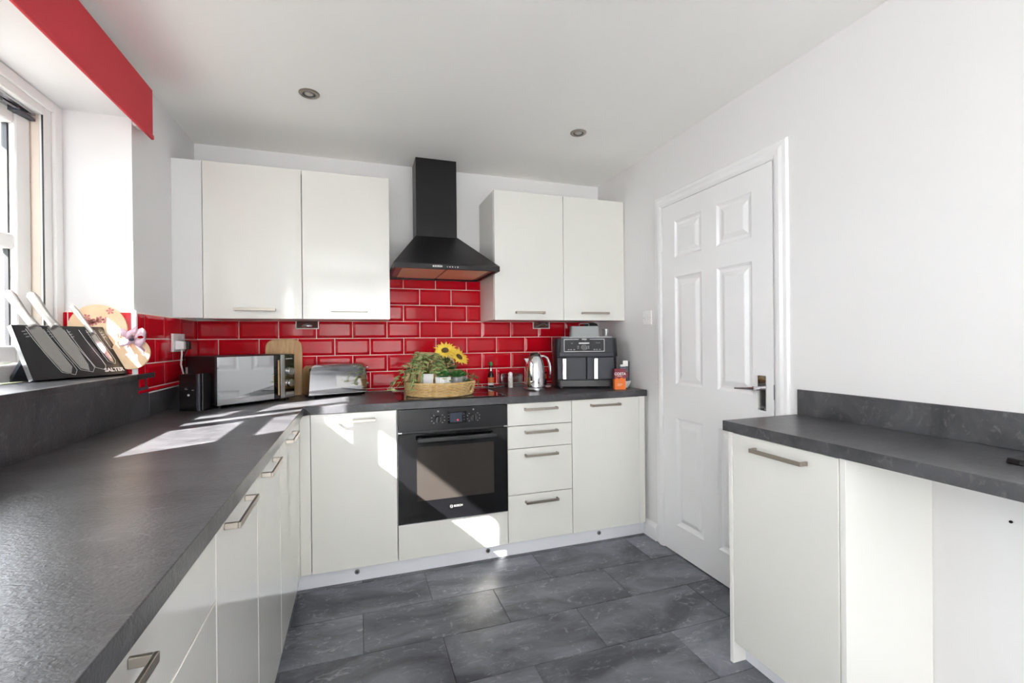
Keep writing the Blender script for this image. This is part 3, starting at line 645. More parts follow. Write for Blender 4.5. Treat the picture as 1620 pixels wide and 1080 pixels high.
t = tag(MB((XL+.062, 2.695, 1.09)).box(XL+.058, XL+.0595, 2.687, 2.712, 1.07, 1.105).build('flex_tag', WHP, loc=(XL+.062, 2.695, 1.09)), 'small white paper tag on the white flex', 'tag')
# ------------------------------------------------------------------ microwave
A = Vector((-.64, 2.518, 0)); Bv = Vector((-.321, 2.778, 0)); ux = (Bv-A).normalized(); ang = math.atan2(ux.y, ux.x); MW, MD = .4115, .285
t = thing('microwave', 'black microwave with mirrored door angled in the corner', 'microwave', (A.x, A.y, ZT), ang+.05)
zb, zt = .013, .251
bx('casing', BPL, t, (0, MW, .012, MD, zb, zt), .003, off=(0, 0, 0))
d = bx('door', mat('mw_door_edge', (30, 30, 33), .3), t, (.001, .2905, 0, .0115, zb+.001, zt-.001), .0015, off=(0, 0, 0))
bx('mirror_panel', MIRROR, d, (.003, .2895, -.0015, 0, zb+.003, zt-.004), .0003, off=(0, 0, 0))
bx('lower_trim', STEEL, d, (.003, .2895, -.002, -.0015, zb+.003, zb+.03), .0003, off=(0, 0, 0))
bx('handle_recess', BGL, t, (.292, .326, .003, .0115, zb+.001, zt-.001), .001, off=(0, 0, 0))
bx('handle_insert', W1, t, (.315, .323, .0015, .003, zb+.02, zt-.03), .0005, off=(0, 0, 0))
bx('handle_strip', STEEL, t, (.327, .352, -.004, .0115, zb+.001, zt-.001), .0015, off=(0, 0, 0))
cp = bx('control_panel', mat('mw_mirror_panel', (120, 116, 112), .06, 1), t, (.353, MW-.001, 0, .0115, zb+.001, zt-.001), .001, off=(0, 0, 0))
for z in (.159, .095):
    k = MB().cyl((.383, 0, z), (.383, -.016, z), .0215, .0195, 28).build('knob', CHROME, t, 'a')
    MB().cyl((.383, -.016, z), (.383, -.0185, z), .0165, n=24).build('knob_cap', STEEL, k, 'a')
bx('open_button', STEEL, t, (.357, .407, -.002, 0, .03, .046), .001, off=(0, 0, 0))
m = MB()
for k in range(8): m.box(.36+.005*k, .363+.005*k, -.0004, 0, .225, .229)
m.build('panel_marks', PRINT, cp)
for x, y in ((.03, .03), (MW-.03, .03), (.03, MD-.03), (MW-.03, MD-.03)): MB().cyl((x, y, .0003), (x, y, zb), .012, n=12).build('foot', BPL, t, 'a')
# upright black speaker beside it
t = thing('desk_speaker', 'upright black speaker box in front of the microwave side', 'speaker', (-.728, 2.508, ZT), -.32)
bx('cabinet', mat('speaker_black', (24, 22, 24), .25), t, (-.058, .026, -.02, .05, .0005, .172), .004, 3, (0, 0, 0))
bx('side_slab', DGR, t, (.027, .040, -.022, .046, .0005, .174), .005, 4, (0, 0, 0)); bx('side_slab', BPL, t, (.042, .054, -.02, .046, .0005, .176), .005, 4, (0, 0, 0))
MB().lathe([(.001, 0), (.0055, .0005), (.0055, .002), (.001, .0025)], 16).build('badge', WHP, t, True, loc=(-.012, -.0205, .075), rot=(PI/2, 0, 0))
m = MB().box(-.03, -.016, -.0206, -.02, .1, .103).box(-.03, -.02, -.0206, -.02, .106, .108).box(.002, .012, -.0206, -.02, .096, .1)
m.build('print_marks', GREYP, t)
t = thing('phone_case', 'dark grey folding phone case leaning on the left upstand', 'phone case', (-.818, 2.585, ZT), -.4)
MB().hexa([(-.045, -.004, .001), (.042, -.004, .001), (.042, .006, .001), (-.045, .006, .001)], [(-.048, .048, .100), (.039, .048, .100), (.039, .057, .100), (-.048, .057, .100)]).build('case_cover', mat('case_grey', (44, 44, 48), .3), t, bevel=.004, seg=3)
MB().hexa([(.005, .0425, .0905), (.03, .0425, .0905), (.03, .0445, .0905), (.005, .0445, .0905)], [(.005, .0465, .0965), (.03, .0465, .0965), (.03, .05, .0965), (.005, .05, .0965)]).build('camera_window', BGL, t, bevel=.0008)
# ------------------------------------------------------------------ round-ended board behind the microwave
t = thing('chopping_board', 'thick beech chopping board with rounded top behind the microwave', 'chopping board', (-.418, 3.01, ZT))
pts = [(-.1, 0), (.1, 0), (.1, .25)]+[(.1*math.copysign(abs(math.cos(a))**.6, math.cos(a)), .27+.066*math.sin(a)**.7) for a in [PI*k/14 for k in range(1, 14)]]+[(-.1, .25)]
MB().prism(pts, lambda a, b: (a, -.008+.02*b/.3, b+.0008), lambda a, b: (a, .01+.02*b/.3, b+.0008)).build('board', W1, t, 'a', bevel=.003)
# ------------------------------------------------------------------ toaster
t = thing('toaster', 'polished chrome four slice toaster right of the microwave', 'toaster', (-.267, 2.781, ZT), math.atan2(.121, .332))
TW, TD, TH = .345, .15, .19
prof = []
def tsec(y):   # outline of the shell in x,z
    P = [(.006, .018), (.012, .13)]+[(.012+.032*(1-math.cos(a)), .150+.036*math.sin(a)) for a in [k*PI/2/6 for k in range(1, 7)]]
    R_ = [(TW-x, z) for x, z in P[::-1]]
    return P+R_
sec = tsec(0); n = len(sec); vs = []; fs = []
ring = [(0, .93), (.006, .99), (.02, 1.0), (TD-.02, 1.0), (TD-.006, .99), (TD, .93)]
for y, s_ in ring:
    for x, z in sec: vs.append((TW/2+(x-TW/2)*(s_*.03+.97), y, .018+(z-.018)*s_))
for j in range(len(ring)-1):
    for i in range(n): fs.append((j*n+i, j*n+(i+1) % n, (j+1)*n+(i+1) % n, (j+1)*n+i))
fs += [tuple(range(n)), tuple(range((len(ring)-1)*n, len(ring)*n))[::-1]]
MB().add(vs, fs).build('shell', CHROME, t, 'a')
m = MB().box(.004, TW-.004, -.003, TD+.003, .013, .020); m.build('base', STEEL, t, bevel=.002)
for x in (.02, TW-.035):
    for y in (.01, TD-.03): bx('foot', BPL, t, (x, x+.018, y, y+.02, .0004, .013), .001, 2, (0, 0, 0))
for y in (.045, .105): bx('bread_slot', BGL, t, (.05, TW-.05, y-.013, y+.013, .1853, .1866), 0, 2, (0, 0, 0))
k = MB().tube([(TW-.012, .05, .158), (TW+.012, .05, .160)], .003, 8).build('lever', CHROME, t, 'a'); MB().lathe([(.001, -.006), (.0055, -.003), (.0065, 0), (.0055, .003), (.001, .006)], 12, (TW+.014, .05, .160)).build('lever_knob', CHROME, k, True)
MB().cyl((TW-.008, .05, .06), (TW+.016, .05, .06), .014, n=20).build('dial', CHROME, t, 'a')
bx('side_plate', BPL, t, (TW-.006, TW+.001, .03, .07, .03, .14), .002, 2, (0, 0, 0))
# ------------------------------------------------------------------ pale board behind the plants
t = thing('chopping_board', 'pale wooden chopping board leaning behind the plant tray', 'chopping board', (.45, 3.0, ZT))
pts = [(-.17, 0), (.16, 0), (.16, .18), (.13, .235), (-.085, .245), (-.12, .19), (-.17, .11)]
MB().prism(pts, lambda a, b: (a, -.015+.1*b/.6, b+.0008), lambda a, b: (a, -.001+.1*b/.6, b+.0008)).build('board', W2, t, bevel=.004)
# ------------------------------------------------------------------ wicker tray with plants
BC = Vector((.452, 2.665, ZT+.0048)); RA, RB = .2, .178
t = thing('wicker_tray', 'oval woven wicker tray on the hob holding the plants', 'tray', BC)
NR, NS = 9, 44
def ell(a, k, z): s_ = .93+.07*z/.072; return Vector((RA*s_*k*math.cos(a), RB*s_*k*math.sin(a), z))
hole = lambda a, z: abs(((a-(-.62)+PI) % (2*PI))-PI) < .11 and .022 < z < .060
m = MB()
for r in range(NR):
    z = .008+r*.0074; cur = []; runs = []
    for i in range(NS*3+1):
        a = 2*PI*i/(NS*3)
        if hole(a, z):
            if len(cur) > 1: runs.append(cur)
            cur = []; continue
        cur.append(ell(a, 1+.028*math.cos(NS/2*a+PI*r), z))
    if len(cur) > 1: runs.append(cur)
    for q in runs: m.tube(q, .0037, 6)
m.build('woven_strands', WICK, t, True)
m = MB()
for i in range(NS):
    a = 2*PI*(i+.5)/NS
    if hole(a, .045): m.cyl(ell(a, 1, .003), ell(a, 1, .024), .0026, n=5); continue
    m.cyl(ell(a, 1, .003), ell(a, 1, .073), .0026, n=5)
m.build('stakes', WICK, t, True)
MB().tube([ell(2*PI*i/80, 1.0, .074) for i in range(80)], .006, 7, True).build('rim', WICK, t, True)
MB().tube([ell(2*PI*i/80, .985, .0055) for i in range(80)], .0052, 7, True).build('foot_rim', WICK, t, True)
MB().tube([ell(-.62+.125*math.cos(q*PI/8), 1.01, .041+.021*math.sin(q*PI/8)) for q in range(16)], .0045, 6, True).build('hand_hole_rim', WICK, t, True)
MB().lathe([(.001, .004), (1, .004), (1, .008), (.001, .008)], 48, sx=RA*.93, sy=RB*.93).build('tray_base', WICK, t)
FZ = BC.z+.0083
def leaf(m, base, tip, wid, bend=.0, up=Vector((0, 0, 1))):
    b, tp = Vector(base), Vector(tip); d = tp-b; s_ = d.cross(up)
    if s_.length < 1e-6: s_ = Vector((1, 0, 0))
    s_.normalize(); nrm = s_.cross(d).normalized(); mid = b+d*.45+nrm*bend*d.length
    m.add([b, mid-s_*wid-nrm*wid*.3, tp, mid+s_*wid-nrm*wid*.3, mid], [(0, 4, 1), (1, 4, 2), (0, 3, 4), (3, 2, 4)])
def rv(a=1): return Vector((random.uniform(-a, a), random.uniform(-a, a), random.uniform(-a, a)))
# trailing variegated fern in a square white pot
t = thing('fern_plant', 'trailing variegated fern in a tall white square pot', 'plant', (.372, 2.615, FZ))
MB().hexa([(-.022, -.022, 0), (.022, -.022, 0), (.022, .022, 0), (-.022, .022, 0)], [(-.031, -.031, .118), (.031, -.031, .118), (.031, .031, .118), (-.031, .031, .118)]).build('pot', POTW, t, bevel=.002)
MB().box(-.026, .026, -.026, .026, .1185, .120).build('soil', BRN, t)
mf = MB(); ms = MB(); random.seed(3)
fronds = [(195, .20, .06), (178, .17, .03), (160, .14, .07), (222, .13, .05), (140, .12, .09), (20, .13, .07), (50, .12, .09), (90, .11, .10), (350, .12, .06), (5, .10, .10), (212, .11, .09), (180, .10, .11), (318, .15, .02), (335, .14, .04), (170, .21, .03), (110, .13, .09), (30, .15, .05), (240, .08, .10)]
for az, ln, hh in fronds:
    a = math.radians(az); dx = Vector((math.cos(a), math.sin(a), 0)); pts = []
    for i in range(9):
        s_ = i/8; pts.append(Vector((0, 0, .119))+dx*ln*s_+Vector((0, 0, hh*4*s_*(1-s_)*1.0+hh*.5*s_-(.10*s_**3))))
    ms.tube(pts, .0014, 4)
    for i in range(2, 9):
        p = pts[i]; sd_ = dx.cross(Vector((0, 0, 1)))
        for q in (-1, 1):
            leaf(mf, p, p+sd_*q*(.05-.003*i)+dx*.016+Vector((0, 0, -.010))+rv(.005), .015, .1)
    leaf(mf, pts[-2], pts[-1]+dx*.014, .009)
ms.build('stems', STEM, t, True); o = mf.build('foliage', LEAF2, t); o['kind'] = 'stuff'
# ribbed white pot with green succulent
def succ(name, lab, loc, potm, r, h, kind, ribs=0):
    t = thing(name, lab, 'plant', loc, group='small succulents in the tray')
    if ribs:
        vs = []; fs = []; N = ribs*2
        for z, k in ((0, .9), (h, 1.0)):
            for i in range(N): a = 2*PI*i/N; q = r*k*(1 if i % 2 else .93); vs.append((q*math.cos(a), q*math.sin(a), z))
        fs = [(i, (i+1) % N, N+(i+1) % N, N+i) for i in range(N)]+[tuple(range(N))[::-1], tuple(range(N, 2*N))]
        MB().add(vs, fs).build('pot', potm, t)
    else: MB().lathe([(r*.85, 0), (r, h*.9), (r, h), (r*.9, h), (r*.88, h*.93)], 24).build('pot', potm, t, 'a')
    m = MB()
    for i in range(kind):
        a = random.uniform(0, 2*PI); el = random.uniform(.2, 1.3); ln = random.uniform(.028, .05); b = Vector((random.uniform(-.5, .5)*r, random.uniform(-.5, .5)*r, h))
        leaf(m, b, b+Vector((math.cos(a)*math.cos(el), math.sin(a)*math.cos(el), math.sin(el)))*ln, .0068, .1)
    o = m.build('foliage', LEAF3, t); o['kind'] = 'stuff'
    return t
random.seed(11)
succ('succulent', 'green succulent in a ribbed white pot at the tray front', (.452, 2.565, FZ), POTW, .044, .100, 130, 18)
succ('succulent', 'green succulent in a smooth grey pot right of the ribbed pot', (.538, 2.62, FZ), POTG, .036, .094, 130)
succ('succulent', 'small-leaved succulent in a grey pot at the right of the tray', (.588, 2.70, FZ), POTG, .031, .09, 130)
# ivy trailing over the right rim
t = thing('ivy_plant', 'small-leaved ivy trailing over the right rim of the tray', 'plant', (.592, 2.612, FZ))
MB().lathe([(.018, 0), (.022, .05), (.02, .05)], 16).build('pot', POTG, t, 'a')
m = MB(); s2 = MB(); random.seed(5)
strands = [[(0, 0, .05), (.02, -.005, .085), (.05, .0, .092), (.075, .02, .08), (.082, .03, .055), (.085, .033, .03)], [(0, 0, .05), (.0, -.02, .075), (.005, -.03, .055), (.008, -.035, .04)], [(0, 0, .05), (.03, .03, .095), (.06, .05, .098)], [(0, 0, .05), (-.02, .01, .09), (-.04, .02, .095)]]
for st in strands:
    s2.tube(st, .001, 4)
    for i in range(len(st)-1):
        for q in range(9):
            p = Vector(st[i]).lerp(Vector(st[i+1]), q/9)+rv(.006); leaf(m, p, p+rv(.014)+Vector((0, 0, .002)), .006, .1)
s2.build('stems', STEM, t); o = m.build('foliage', LEAF3, t); o['kind'] = 'stuff'
# sunflowers in a burlap wrapped pot
t = thing('sunflower_pot', 'two artificial sunflowers in a burlap wrapped pot', 'flowers', (.508, 2.735, FZ))
MB().lathe([(.04, 0), (.046, .1), (.045, .135), (.04, .135), (.038, .125)], 24).build('pot', BURL, t, 'a')
MB().tube([(.0465*math.cos(i*PI/12), .0465*math.sin(i*PI/12), .105) for i in range(24)], .0025, 6, True).build('twine', BRN, t)
def flower(c, nrm, R0, lab):
    c = Vector(c); nrm = Vector(nrm).normalized(); q = nrm.to_track_quat('Z', 'Y')
    f_ = MB().lathe([(.001, .009), (.012, .009), (.021, .005), (.023, 0), (.001, -.006)], 20).build('flower_head', BRN, t, True, label=lab)
    f_.location = c; f_.rotation_euler = q.to_euler()
    m = MB()
    for ring_, (k, ln, up_) in enumerate(((17, R0, .012), (17, R0*.9, .004), (15, R0*.95, -.008))):
        for i in range(k):
            a = 2*PI*(i+.37*ring_)/k+random.uniform(-.1, .1); d = Vector((math.cos(a), math.sin(a), 0)); l2 = ln*random.uniform(.88, 1.08)
            leaf(m, d*.016, d*l2+Vector((0, 0, up_+random.uniform(-.008, .008))), .0105, .12)
    m.build('petals', YEL, f_)
    MB().tube([c-nrm*.006, c-nrm*.03+Vector((0, 0, -.03)), Vector((0, 0, .125))], .003, 6).build('stem', STEM, t)
random.seed(2)
flower((-.018, -.03, .245), (-.15, -.65, .75), .068, 'upright yellow sunflower head'); flower((.066, -.03, .205), (.45, -.55, .6), .068, 'drooping yellow sunflower head')
m = MB()
for i in range(70):
    a = random.uniform(0, 2*PI); b = Vector((math.cos(a)*.03, math.sin(a)*.03, random.uniform(.12, .2))); leaf(m, b, b+Vector((math.cos(a)*.05, math.sin(a)*.05, random.uniform(-.02, .03))), .012, .12)
o = m.build('foliage', LEAF, t); o['kind'] = 'stuff'
m = MB()
for p1 in ((-.1, .02, .24), (-.005, .06, .30), (-.06, .05, .262)):
    m.tube([(0, .01, .13), Vector(p1)*.6+Vector((0, 0, .08)), p1], .0008, 4)
    for i in range(9): q = Vector(p1)+rv(.012); m.add([q, q+rv(.006), q+rv(.006)], [(0, 1, 2)])
o = m.build('dry_sprigs', mat('dry_sprig', (150, 100, 70), .8), t)
# ------------------------------------------------------------------ small things along the back
t = thing('sauce_bottle', 'small sauce bottle with green cap and orange label', 'bottle', (.842, 2.955, ZT+.005))
MB().lathe([(.018, 0), (.0195, .003), (.0195, .078), (.016, .09), (.0085, .104), (.008, .132), (.0095, .133), (.0095, .142)], 20).build('bottle_body', SAUCE, t, 'a')
MB().lathe([(.0115, .142), (.0115, .156), (.0095, .166), (.004, .168)], 18).build('cap', GRN, t, 'a')
MB().lathe([(.0198, .03), (.0198, .064)], 20, cap=False).build('front_label', LABELP, t, 'a'); MB().lathe([(.0198, .012), (.0198, .028)], 20, cap=False).build('lower_label', WCARD, t, 'a')
MB().lathe([(.0093, .106), (.0089, .128)], 16, cap=False).build('neck_foil', STEEL, t, 'a')
t = thing('spoon_rest', 'shallow patterned dish at the back edge of the hob', 'dish', (.86, 2.915, ZT+.0006))
MB().lathe([(.02, 0), (.045, .002), (.06, .010), (.0605, .012), (.058, .0115), (.044, .005), (.001, .004)], 32, sx=1.15, sy=.65).build('dish', mat('dish_glaze', (150, 146, 142), .25, var=(70, 66, 66), vscale=60), t, True)
t.location = (.858, 2.915, ZT+.0003)
t = thing('glass_butter_dish', 'clear glass lidded box behind the white shaker', 'glass dish', (.99, 2.99, ZT+.0005))
m = MB()
X0, X1, Y0, Y1, H = -.075, .075, -.04, .04, .085
m.box(X0, X1, Y0, Y0+.003, 0, H).box(X0, X1, Y1-.003, Y1, 0, H).box(X0, X0+.003, Y0+.003, Y1-.003, 0, H).box(X1-.003, X1, Y0+.003, Y1-.003, 0, H).box(X0+.003, X1-.003, Y0+.003, Y1-.003, 0, .003)
m.build('glass_box', GLR, t); MB().box(X0-.003, X1+.003, Y0-.003, Y1+.003, H+.0003, H+.007).build('lid', GLR, t, bevel=.002)
bx('metal_edge', STEEL, t, (X0-.004, X1+.004, Y0-.0035, Y0-.0028, H-.018, H-.015), 0, 2, (0, 0, 0))
t = thing('pepper_shaker', 'white ceramic shaker with gold leaf pattern beside the kettle', 'shaker', (.962, 2.9, ZT+.0005))
MB().lathe([(.015, 0), (.0165, .004), (.0165, .068), (.014, .078), (.014, .083), (.0165, .086), (.0165, .09), (.012, .1), (.004, .104)], 20).build('shaker_body', POTW, t, 'a')
m = MB(); random.seed(9)
for i in range(26):
    a = random.uniform(-2.6, -.4); z = random.uniform(.008, .062); m.add([(.0168*math.cos(a), .0168*math.sin(a), z), (.0168*math.cos(a+.2), .0168*math.sin(a+.2), z+.004), (.0168*math.cos(a+.1), .0168*math.sin(a+.1), z+.01)], [(0, 1, 2)])
m.build('leaf_pattern', mat('gold_print', (190, 160, 70), .4), t)
# kettle
t = thing('kettle', 'polished chrome dome kettle on its base left of the air fryer', 'kettle', (1.06, 2.705, ZT))
MB().lathe([(.066, .008), (.078, .010), (.078, .016), (.066, .020)], 36).build('power_base', STEEL, t, 'a')
for a in (-1.75, .4, 2.5): MB().hexa(*[[(.066*math.cos(a+q)*s_, .066*math.sin(a+q)*s_, z) for q, s_ in ((-.22, .88), (-.16, 1.12), (.16, 1.12), (.22, .88))] for z in (.0004, .012)]).build('base_foot', STEEL, t, bevel=.002)
MB().lathe([(.001, .021), (.062, .021), (.0665, .025), (.0665, .06), (.064, .10), (.0605, .14), (.055, .175), (.046, .2), (.034, .216), (.018, .225), (.001, .228)], 40).build('body', CHROME, t, 'a')
MB().lathe([(.0345, .2165), (.036, .219), (.03, .229), (.014, .236), (.001, .238)], 32).build('lid', mat('kettle_lid', (120, 116, 112), .2, 1), t, 'a')
MB().add([(-.054, -.011, .165), (-.054, .011, .165), (-.071, .0, .2), (-.046, .014, .2), (-.046, -.014, .2)], [(0, 2, 1), (0, 4, 2), (1, 2, 3), (2, 4, 3), (0, 1, 3, 4)]).build('spout', CHROME, t)
k = MB().tube([(.034, .0, .212), (.06, 0, .214), (.085, 0, .2), (.1, 0, .165), (.106, 0, .12), (.104, 0, .095)], [.009, .010, .011, .012, .011, .009], 12, flat=.75).build('handle', mat('handle_silver', (214, 214, 216), .2, .6), t, True)
MB().tube([(.105, 0, .096), (.1015, 0, .07)], [.0095, .007], 12, flat=.75).build('handle_tip', BPL, k, 'a')
# spice packet behind kettle
t = thing('sauce_tub', 'bright red and yellow food tub behind the kettle handle', 'tub', (1.205, 2.93, ZT+.0005))
MB().lathe([(.026, 0), (.028, .004), (.028, .095), (.022, .11)], 20).build('tub_body', mat('dark_jar', (46, 40, 30), .2), t, 'a'); MB().lathe([(.0285, .05), (.0285, .085)], 20, cap=False).build('paper_label', LABELP, t, 'a'); MB().lathe([(.0285, .096), (.0285, .118), (.001, .119)], 20).build('red_lid', REDP, t, 'a'); MB().lathe([(.012, .1195), (.012, .134), (.001, .135)], 14).build('yellow_tip', YCAP, t, 'a')
t = tag(MB().lathe([(.03, 0), (.05, .003), (.053, .008), (.05, .0085), (.03, .005), (.001, .004)], 28).build('saucer', POTW, None, True, loc=(1.175, 2.845, ZT+.0005)), 'small white saucer between the kettle and the air fryer', 'saucer')
# ------------------------------------------------------------------ air fryer
ra = -math.radians(19)
t = thing('air_fryer', 'black and grey dual drawer air fryer by the right wall', 'air fryer', (1.395, 2.645, ZT), ra)
W, D, H = .205, .272, .325
def rbox(m, hw, y0, y1, z0, z1, r=.04, k=5, t_=1.0):
    pts = []
    for cx, cy_, a0 in ((hw-r, y0+r, -90), (hw-r, y1-r, 0), (-hw+r, y1-r, 90), (-hw+r, y0+r, 180)):
        for i in range(k+1): a = math.radians(a0+90*i/k); pts.append((cx+r*math.cos(a), cy_+r*math.sin(a)))
    return m.prism(pts, lambda a, b: (a, b, z0), lambda a, b: (a*t_, (b-(y0+y1)/2)*t_+(y0+y1)/2, z1))
AFG = mat('fryer_grey', (52, 54, 63), .42, spec=.3)
rbox(MB(), W, .012, D, .012, .05).build('base', BPL, t, 'a')
rbox(MB(), W, .03, D, .0505, .205).build('lower_body', BPL, t, 'a')
rbox(MB(), W, .0, D, .2055, H, t_=.97).build('upper_body', mat('fryer_body', (40, 41, 48), .4, spec=.3), t, 'a')
bx('band', AFG, t, (-W+.03, W-.03, -.0025, .01, .206, .232), .004, 3, (0, 0, 0))
for s_ in (-1, 1):
    x0, x1 = (-W+.016, -.0015) if s_ < 0 else (.0015, W-.03)
    d = bx('drawer', AFG, t, (x0, x1, .0, .029, .055, .203), .006, 3, (0, 0, 0))
    hx = -.146 if s_ < 0 else .055
    MB().box(hx-.012, hx+.012, -.034, -.026, .062, .196).box(hx-.008, hx+.008, -.026, 0, .175, .19).box(hx-.008, hx+.008, -.026, 0, .066, .081).build('handle', CHROME, d, bevel=.004, seg=3)
pz0, pz1 = .240, .316
cp = bx('control_panel', mat('fryer_panel', (26, 27, 32), .35, spec=.2), t, (-.142, .112, -.0022, .004, pz0, pz1), .002, 2, (0, 0, 0))
m = MB()
for b in ((-.145, .115, pz0-.002, pz0+.001), (-.145, -.05, pz1-.001, pz1+.002), (.02, .115, pz1-.001, pz1+.002), (-.145, -.142, pz0, pz1), (.112, .115, pz0, pz1)): m.box(b[0], b[1], -.003, -.002, b[2], b[3])
m.build('panel_outline', PRINT, cp)
k = MB().cyl((-.018, -.0022, .264), (-.018, -.014, .264), .0165, n=28).build('dial', BPL, cp, 'a')
MB().tube([(-.018+.017*math.cos(i*PI/14), -.0125, .264+.017*math.sin(i*PI/14)) for i in range(28)], .0016, 6, True).build('dial_ring', CHROME, k)
m = MB().box(-.05, .018, -.003, -.002, .288, .296)
m.build('status_bar', PRINT, cp)
m = MB()
for x in (-.12, -.105, -.085, .045, .06, .08):
    m.box(x, x+.01, -.003, -.002, .248, .254)
for x, z in ((-.06, .265), (-.06, .257), (-.06, .272), (.006, .265), (.006, .257), (.006, .272), (-.1, .29), (.06, .292), (.075, .292)): m.box(x, x+.012, -.003, -.002, z, z+.003)
m.build('panel_marks', GREYP, cp)
text('lettering', 'NINJA', .012, PRINT, t, at(RFRONT, -.015, -.0028, .3165), bold=.0004)
m = MB()
for i in range(8): m.box(-W-.003+.006, -W+.004, .07+.016*i, .078+.016*i, .24, .3)
m.build('side_vents', BPL, t)
for x in (-.16, .16): MB().cyl((x, .04, .0003), (x, .04, .012), .012, n=12).build('foot', BPL, t, 'a')
TOPZ = ZT+H
cr, sr = math.cos(ra), math.sin(ra)
def afp(x, y, z=0): return (1.395+x*cr-y*sr, 2.645+x*sr+y*cr, TOPZ+z)
t = tag(rbox(MB(), .165, -.075, .075, 0, .008, .07, 8, 1.04).build('serving_tray', POTW, None, 'a', bevel=.002, loc=afp(.02, .13, .0005), rot=(0, 0, ra)), 'thin white serving tray on top of the air fryer', 'tray')
t = thing('loaf_tin', 'grey lidded tin with loop handle on the air fryer', 'tin', afp(.005, .13, .0095), ra)
rbox(MB(), .098, -.05, .05, 0, .062, .018, 4, .95).build('tin_body', TIN, t, 'a'); rbox(MB(), .095, -.049, .049, .0625, .07, .018, 4, .96).build('lid', TIN, t, 'a')
MB().tube([(-.032, 0, .069), (-.032, 0, .084), (-.024, 0, .088), (.024, 0, .088), (.032, 0, .084), (.032, 0, .069)], .0035, 8).build('handle', TIN, t, True)
t = thing('oven_glove', 'folded black oven glove behind the grey tin', 'oven glove', afp(.065, .222, .0015), ra)
MB().lathe([(.001, 0), (.03, .002), (.045, .03), (.05, .07), (.04, .095), (.02, .105), (.001, .107)], 20, sx=1.1, sy=.36).build('glove', BLK, t, True)
t = thing('drinking_glass', 'small clear glass beside the grey tin on the air fryer', 'glass', afp(.15, .13, .0095), 0)
MB().lathe([(.001, 0), (.02, 0), (.024, .05), (.0225, .05), (.0185, .003), (.001, .003)], 24, cap=False).build('tumbler', GLR, t, 'a')
# coffee boxes and bowl
t = thing('coffee_packet', 'maroon and orange coffee packet in front of the air fryer corner', 'packet', (1.56, 2.525, ZT), -math.radians(16))
bx('lower_carton', ORNG, t, (-.035, .035, -.022, .022, .0005, .066), .0008, 2, (0, 0, 0)); bx('upper_carton', MAROON, t, (-.035, .035, -.022, .022, .0662, .130), .0008, 2, (0, 0, 0))
m = MB().add([(-.035, -.0224, .062), (-.02, -.0224, .074), (-.008, -.0224, .066), (.008, -.0224, .078), (.022, -.0224, .068), (.035, -.0224, .072), (.035, -.0224, .06), (-.035, -.0224, .06)], [(7, 6, 5, 4, 3, 2, 1, 0)]); m.build('wave_print', ORNG, t)
text('lettering', 'COSTA', .0225, PRINT, t, at(RFRONT, -.001, -.0226, .098), bold=.0005)
m = MB().box(-.02, .012, -.0226, -.022, .083, .086).box(-.018, .014, -.0226, -.022, .032, .036).box(-.018, .006, -.0226, -.022, .024, .027); m.build('small_print', mat('peach_print', (246, 200, 170), .6), t)
t = thing('small_bowl', 'small white footed bowl holding coffee sachets', 'bowl', (1.652, 2.61, ZT), 0)
MB().lathe([(.022, .0005), (.024, .006), (.034, .022), (.041, .04), (.0435, .043), (.043, .045), (.038, .04), (.03, .022), (.001, .012)], 28).build('bowl', POTW, t, 'a')
def sachet(lab, x, y, rz, w_, z0, h, cols):
    s_ = thing('coffee_sachet', lab, 'sachet', (1.652+x, 2.61+y, ZT+z0), rz, 'coffee sachets in the bowl')
    z = 0
    for i, (c, f_) in enumerate(cols):
        bx('printed_band', c, s_, (-w_/2, w_/2, -.004, .004, z, z+h*f_), .0006, 1, (0, 0, 0)); z += h*f_+.0001
sachet('maroon and pale blue coffee sachet standing at the left of the bowl', -.013, .0, -.3, .036, .019, .13, [(BLUEC, .2), (MAROON, .42), (BLUEC, .1), (mat('sky_print', (140, 176, 200), .5), .12), (BLUEC, .06), (WCARD, .1)])
sachet('tall grey and blue coffee sachet with white top in the bowl', .014, .012, -.35, .034, .022, .152, [(BLUEC, .28), (MAROON, .24), (GREYC, .24), (WCARD, .24)])
sachet('plain grey card sachet behind the others against the right wall', .033, .022, -.9, .03, .026, .143, [(GREYC, 1.0)])
# ------------------------------------------------------------------ window sill things: knife stand, knives, plaques
P1 = Vector((-1.02, 1.95, WZ0)); P2 = Vector((-.878, 2.248, WZ0)); e = (P2-P1); KL = e.length; e.normalize()
kang = math.atan2(e.y, e.x)
KT = thing('knife_stand', 'black magnetic knife stand leaning on the window sill', 'knife stand', P1, kang)
# local: x along the stand, front faces -y; leans back towards +y
KH, lean = .205, math.radians(24); ca, sa = math.cos(lean), math.sin(lean)
def kp(x, h, d=0): return (x, h*sa+d*ca+.004, .0075+h*ca-d*sa)   # h up the face, d into the board
m = MB().hexa([kp(0, 0), kp(KL, 0), kp(KL, 0, .016), kp(0, 0, .016)], [kp(0, KH), kp(KL, KH), kp(KL, KH, .016), kp(0, KH, .016)]); m.build('board', mat('stand_black', (30, 30, 33), .3), KT, bevel=.001)
MB().hexa([kp(-.0012, .001), kp(-.0002, .001), kp(-.0002, .001, .016), kp(-.0012, .001, .016)], [kp(-.0012, KH-.001), kp(-.0002, KH-.001), kp(-.0002, KH-.001, .016), kp(-.0012, KH-.001, .016)]).build('end_cap', STEEL, KT)
MB().hexa([(.006, .100, .0004), (KL-.006, .100, .0004), (KL-.006, .116, .0004), (.006, .116, .0004)], [(.006, .050, .075), (KL-.006, .050, .075), (KL-.006, .066, .075), (.006, .066, .075)]).build('prop_leg', DGR, KT, bevel=.001)
Mk = Matrix.Translation(kp(0, 0)) @ Matrix(((1, 0, 0), (0, sa, -ca), (0, ca, sa))).to_4x4()
